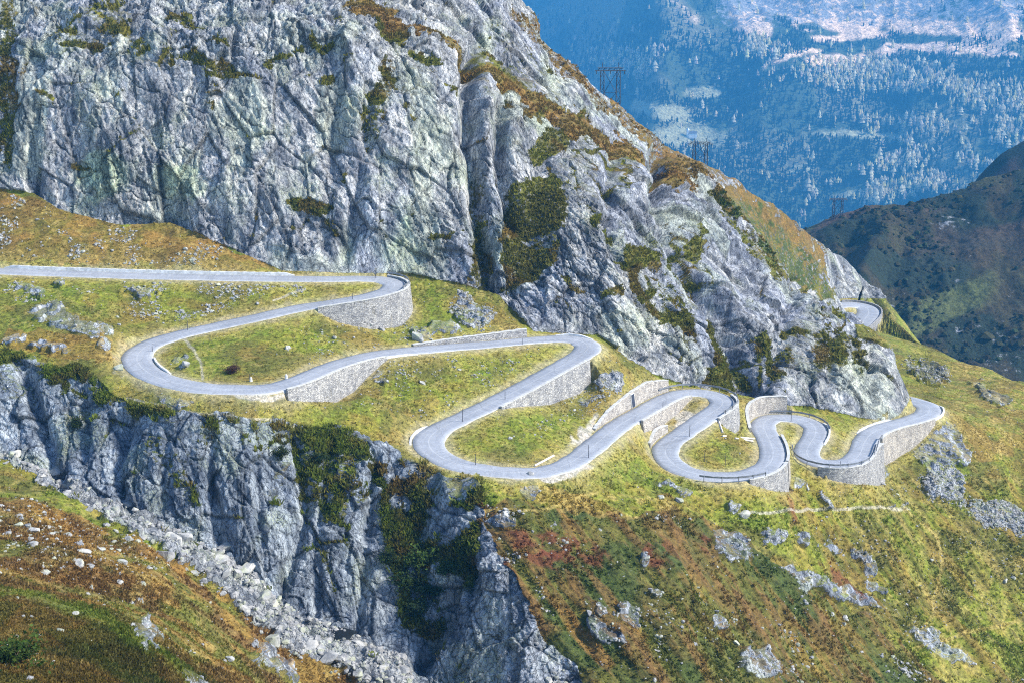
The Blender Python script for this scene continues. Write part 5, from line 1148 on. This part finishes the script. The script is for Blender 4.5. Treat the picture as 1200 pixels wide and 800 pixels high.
# ------------------------------------------------------------------ bushes one can tell apart
M_TWIG = flat_mat("twig_bark", (.10, .075, .055), .9, .3, 6)
def bush(P, R, hgt, col, label, n=900, seed=0):
    r = np.random.default_rng(seed); t = thing("bush", (P[0], P[1], P[2] - .1), label, "bush")
    mb = MB(); tips = []
    for k in range(7):
        a = 2 * math.pi * k / 7 + r.uniform(-.3, .3); q = Vector((math.cos(a) * R * r.uniform(.3, .65), math.sin(a) * R * r.uniform(.3, .65), hgt * r.uniform(.5, .85))); mid = q * .5 + Vector((0, 0, .15 * hgt))
        mb.bar((0, 0, -.3), mid, .10, 5, .06); mb.bar(mid, q, .06, 5, .03); tips += [q, mid]
        for _ in range(2):
            q2_ = q + Vector(r.normal(0, .22 * R, 3)); mb.bar(mid, q2_, .04, 4, .02); tips.append(q2_)
    mb.build("stems", M_TWIG, t)
    tp = np.array([tuple(v) for v in tips]); lobes = tp[r.integers(0, len(tp), n)] + r.normal(0, 1, (n, 3)) * np.array((.2 * R, .2 * R, .14 * hgt)); lobes[:, 2] = np.maximum(lobes[:, 2], .05)
    nrm = r.normal(0, 1, (n, 3)); nrm[:, 2] = np.abs(nrm[:, 2]) + .3; nrm /= np.linalg.norm(nrm, axis=1)[:, None]; u = np.cross(nrm, r.normal(0, 1, (n, 3))); u /= np.linalg.norm(u, axis=1)[:, None]; v_ = np.cross(nrm, u); s = (R * r.uniform(.05, .11, n))[:, None]
    V_ = np.stack([lobes - u * s, lobes - v_ * s * .6, lobes + u * s, lobes + v_ * s * .6], 1)
    me = mesh_from("foliage", V_.reshape(-1, 3), np.arange(n * 4).reshape(-1, 4), M_TINT, False); C_ = np.array(col) * r.uniform(.6, 1.5, (n, 1)) * np.stack([r.uniform(.85, 1.2, n), np.ones(n), r.uniform(.7, 1.1, n)], 1)
    add_attr(me, "tint", "FLOAT_COLOR", np.hstack([np.repeat(C_, 4, 0), np.ones((n * 4, 1))])); link("foliage", me, t)
for k, ((px, py), R, hg, col, text) in enumerate((((492, 662), 3.4, 3.4, (.075, .13, .03), "bright green alder bush at the top of the gorge's side gully thicket"), ((476, 690), 3.0, 3.0, (.034, .065, .018), "dark green bush at the left edge of the side gully thicket"), ((503, 700), 3.2, 3.2, (.032, .06, .018), "dark green bush in the middle of the side gully thicket"),
        ((490, 722), 2.6, 2.6, (.03, .055, .017), "lowest dark bush of the side gully thicket"), ((522, 672), 2.4, 2.4, (.05, .09, .022), "mid-green bush at the right edge of the side gully thicket"), ((455, 660), 2.2, 2.2, (.035, .06, .018), "small dark bush on the cliff left of the side gully thicket"), ((272, 436), 1.8, 1.5, (.10, .055, .04), "reddish-brown bush on the grass inside the left hairpin"),
        ((548, 650), 2.0, 1.8, (.05, .08, .02), "mid-green bush below the rocky rim near the red heather"), ((375, 540), 2.2, 2.0, (.032, .055, .018), "dark bush clinging to the middle of the gorge cliff"), ((330, 535), 2.0, 1.8, (.035, .055, .018), "dark bush clinging to the cliff below the lay-by wall"), ((90, 500), 2.0, 1.7, (.034, .055, .016), "dark bush high on the left part of the gorge cliff"), ((18, 775), 2.2, 1.5, (.06, .10, .02), "bright green bush in the lower left corner of the near slope"))):
    P, _n = ground_at(px, py); bush(P, R, hg, col, text, 1100, 50 + k)
# dark pool at the bottom of the gorge
P, _n = ground_at(394, 745)
m, nt, b = new_mat("pool_water"); b.inputs["Base Color"].default_value = (.012, .016, .02, 1); b.inputs["Roughness"].default_value = .15
bm = bmesh.new(); bmesh.ops.create_circle(bm, cap_ends=True, radius=3.6, segments=40)
for v in bm.verts: v.co.x *= 1 + .15 * math.sin(5 * math.atan2(v.co.y, v.co.x)); v.co.y *= .75
me = bpy.data.meshes.new("pool"); bm.to_mesh(me); bm.free(); me.materials.append(m); o = link("water", me, kind="structure"); o.location = (P[0], P[1] + .5, P[2] + .35)
# ------------------------------------------------------------------ air
if HAZE > 0:
    m = bpy.data.materials.new("mountain_air"); m.use_nodes = True; nt = m.node_tree; nt.nodes.clear()
    out = nt.nodes.new("ShaderNodeOutputMaterial"); pv = nt.nodes.new("ShaderNodeVolumePrincipled"); nt.links.new(pv.outputs[0], out.inputs["Volume"])
    pv.inputs["Color"].default_value = (.08, .46, 1.0, 1); pv.inputs["Density"].default_value = HAZE; pv.inputs["Anisotropy"].default_value = 0.0
    mb = MB(); mb.box((0, 6400, (1150 - 1092) / 2), 16000, 13400, 1150 + 1092); o = mb.build("haze", m, None); o["kind"] = "stuff"
# ------------------------------------------------------------------ light
w = bpy.data.worlds.new("World"); scene.world = w; w.use_nodes = True
nt = w.node_tree; nt.nodes.clear()
sky = nt.nodes.new("ShaderNodeTexSky"); sky.sky_type = "NISHITA"; sky.sun_disc = False
SUN_EL, SUN_AZ = math.radians(41), math.radians(98)                  # azimuth clockwise from the view direction (+Y)
sky.sun_elevation = SUN_EL; sky.sun_rotation = SUN_AZ; sky.altitude = 2000; sky.air_density = 1.0; sky.dust_density = .6
bg = nt.nodes.new("ShaderNodeBackground"); bg.inputs[1].default_value = .13
wo = nt.nodes.new("ShaderNodeOutputWorld"); nt.links.new(sky.outputs[0], bg.inputs[0]); nt.links.new(bg.outputs[0], wo.inputs[0])
sl = bpy.data.lights.new("sun", "SUN"); sl.energy = 3.3; sl.angle = math.radians(7); sl.color = (1, .93, .82)
so = bpy.data.objects.new("sun", sl); COL.objects.link(so)
dirv = Vector((math.sin(SUN_AZ) * math.cos(SUN_EL), math.cos(SUN_AZ) * math.cos(SUN_EL), math.sin(SUN_EL)))
so.rotation_euler = dirv.to_track_quat("Z", "Y").to_euler()
so.location = (0, 0, 300)
scene.view_settings.view_transform = "Standard"; scene.view_settings.look = "None"; scene.view_settings.exposure = 1.36; scene.view_settings.gamma = 1; scene.view_settings.use_curve_mapping = False
scene.cycles.use_denoising = False; scene.cycles.filter_width = 1.1
scene.cycles.max_bounces = 4; scene.cycles.diffuse_bounces = 3; scene.cycles.glossy_bounces = 2; scene.cycles.volume_bounces = 0
print("built", round(time.time() - T0, 1))
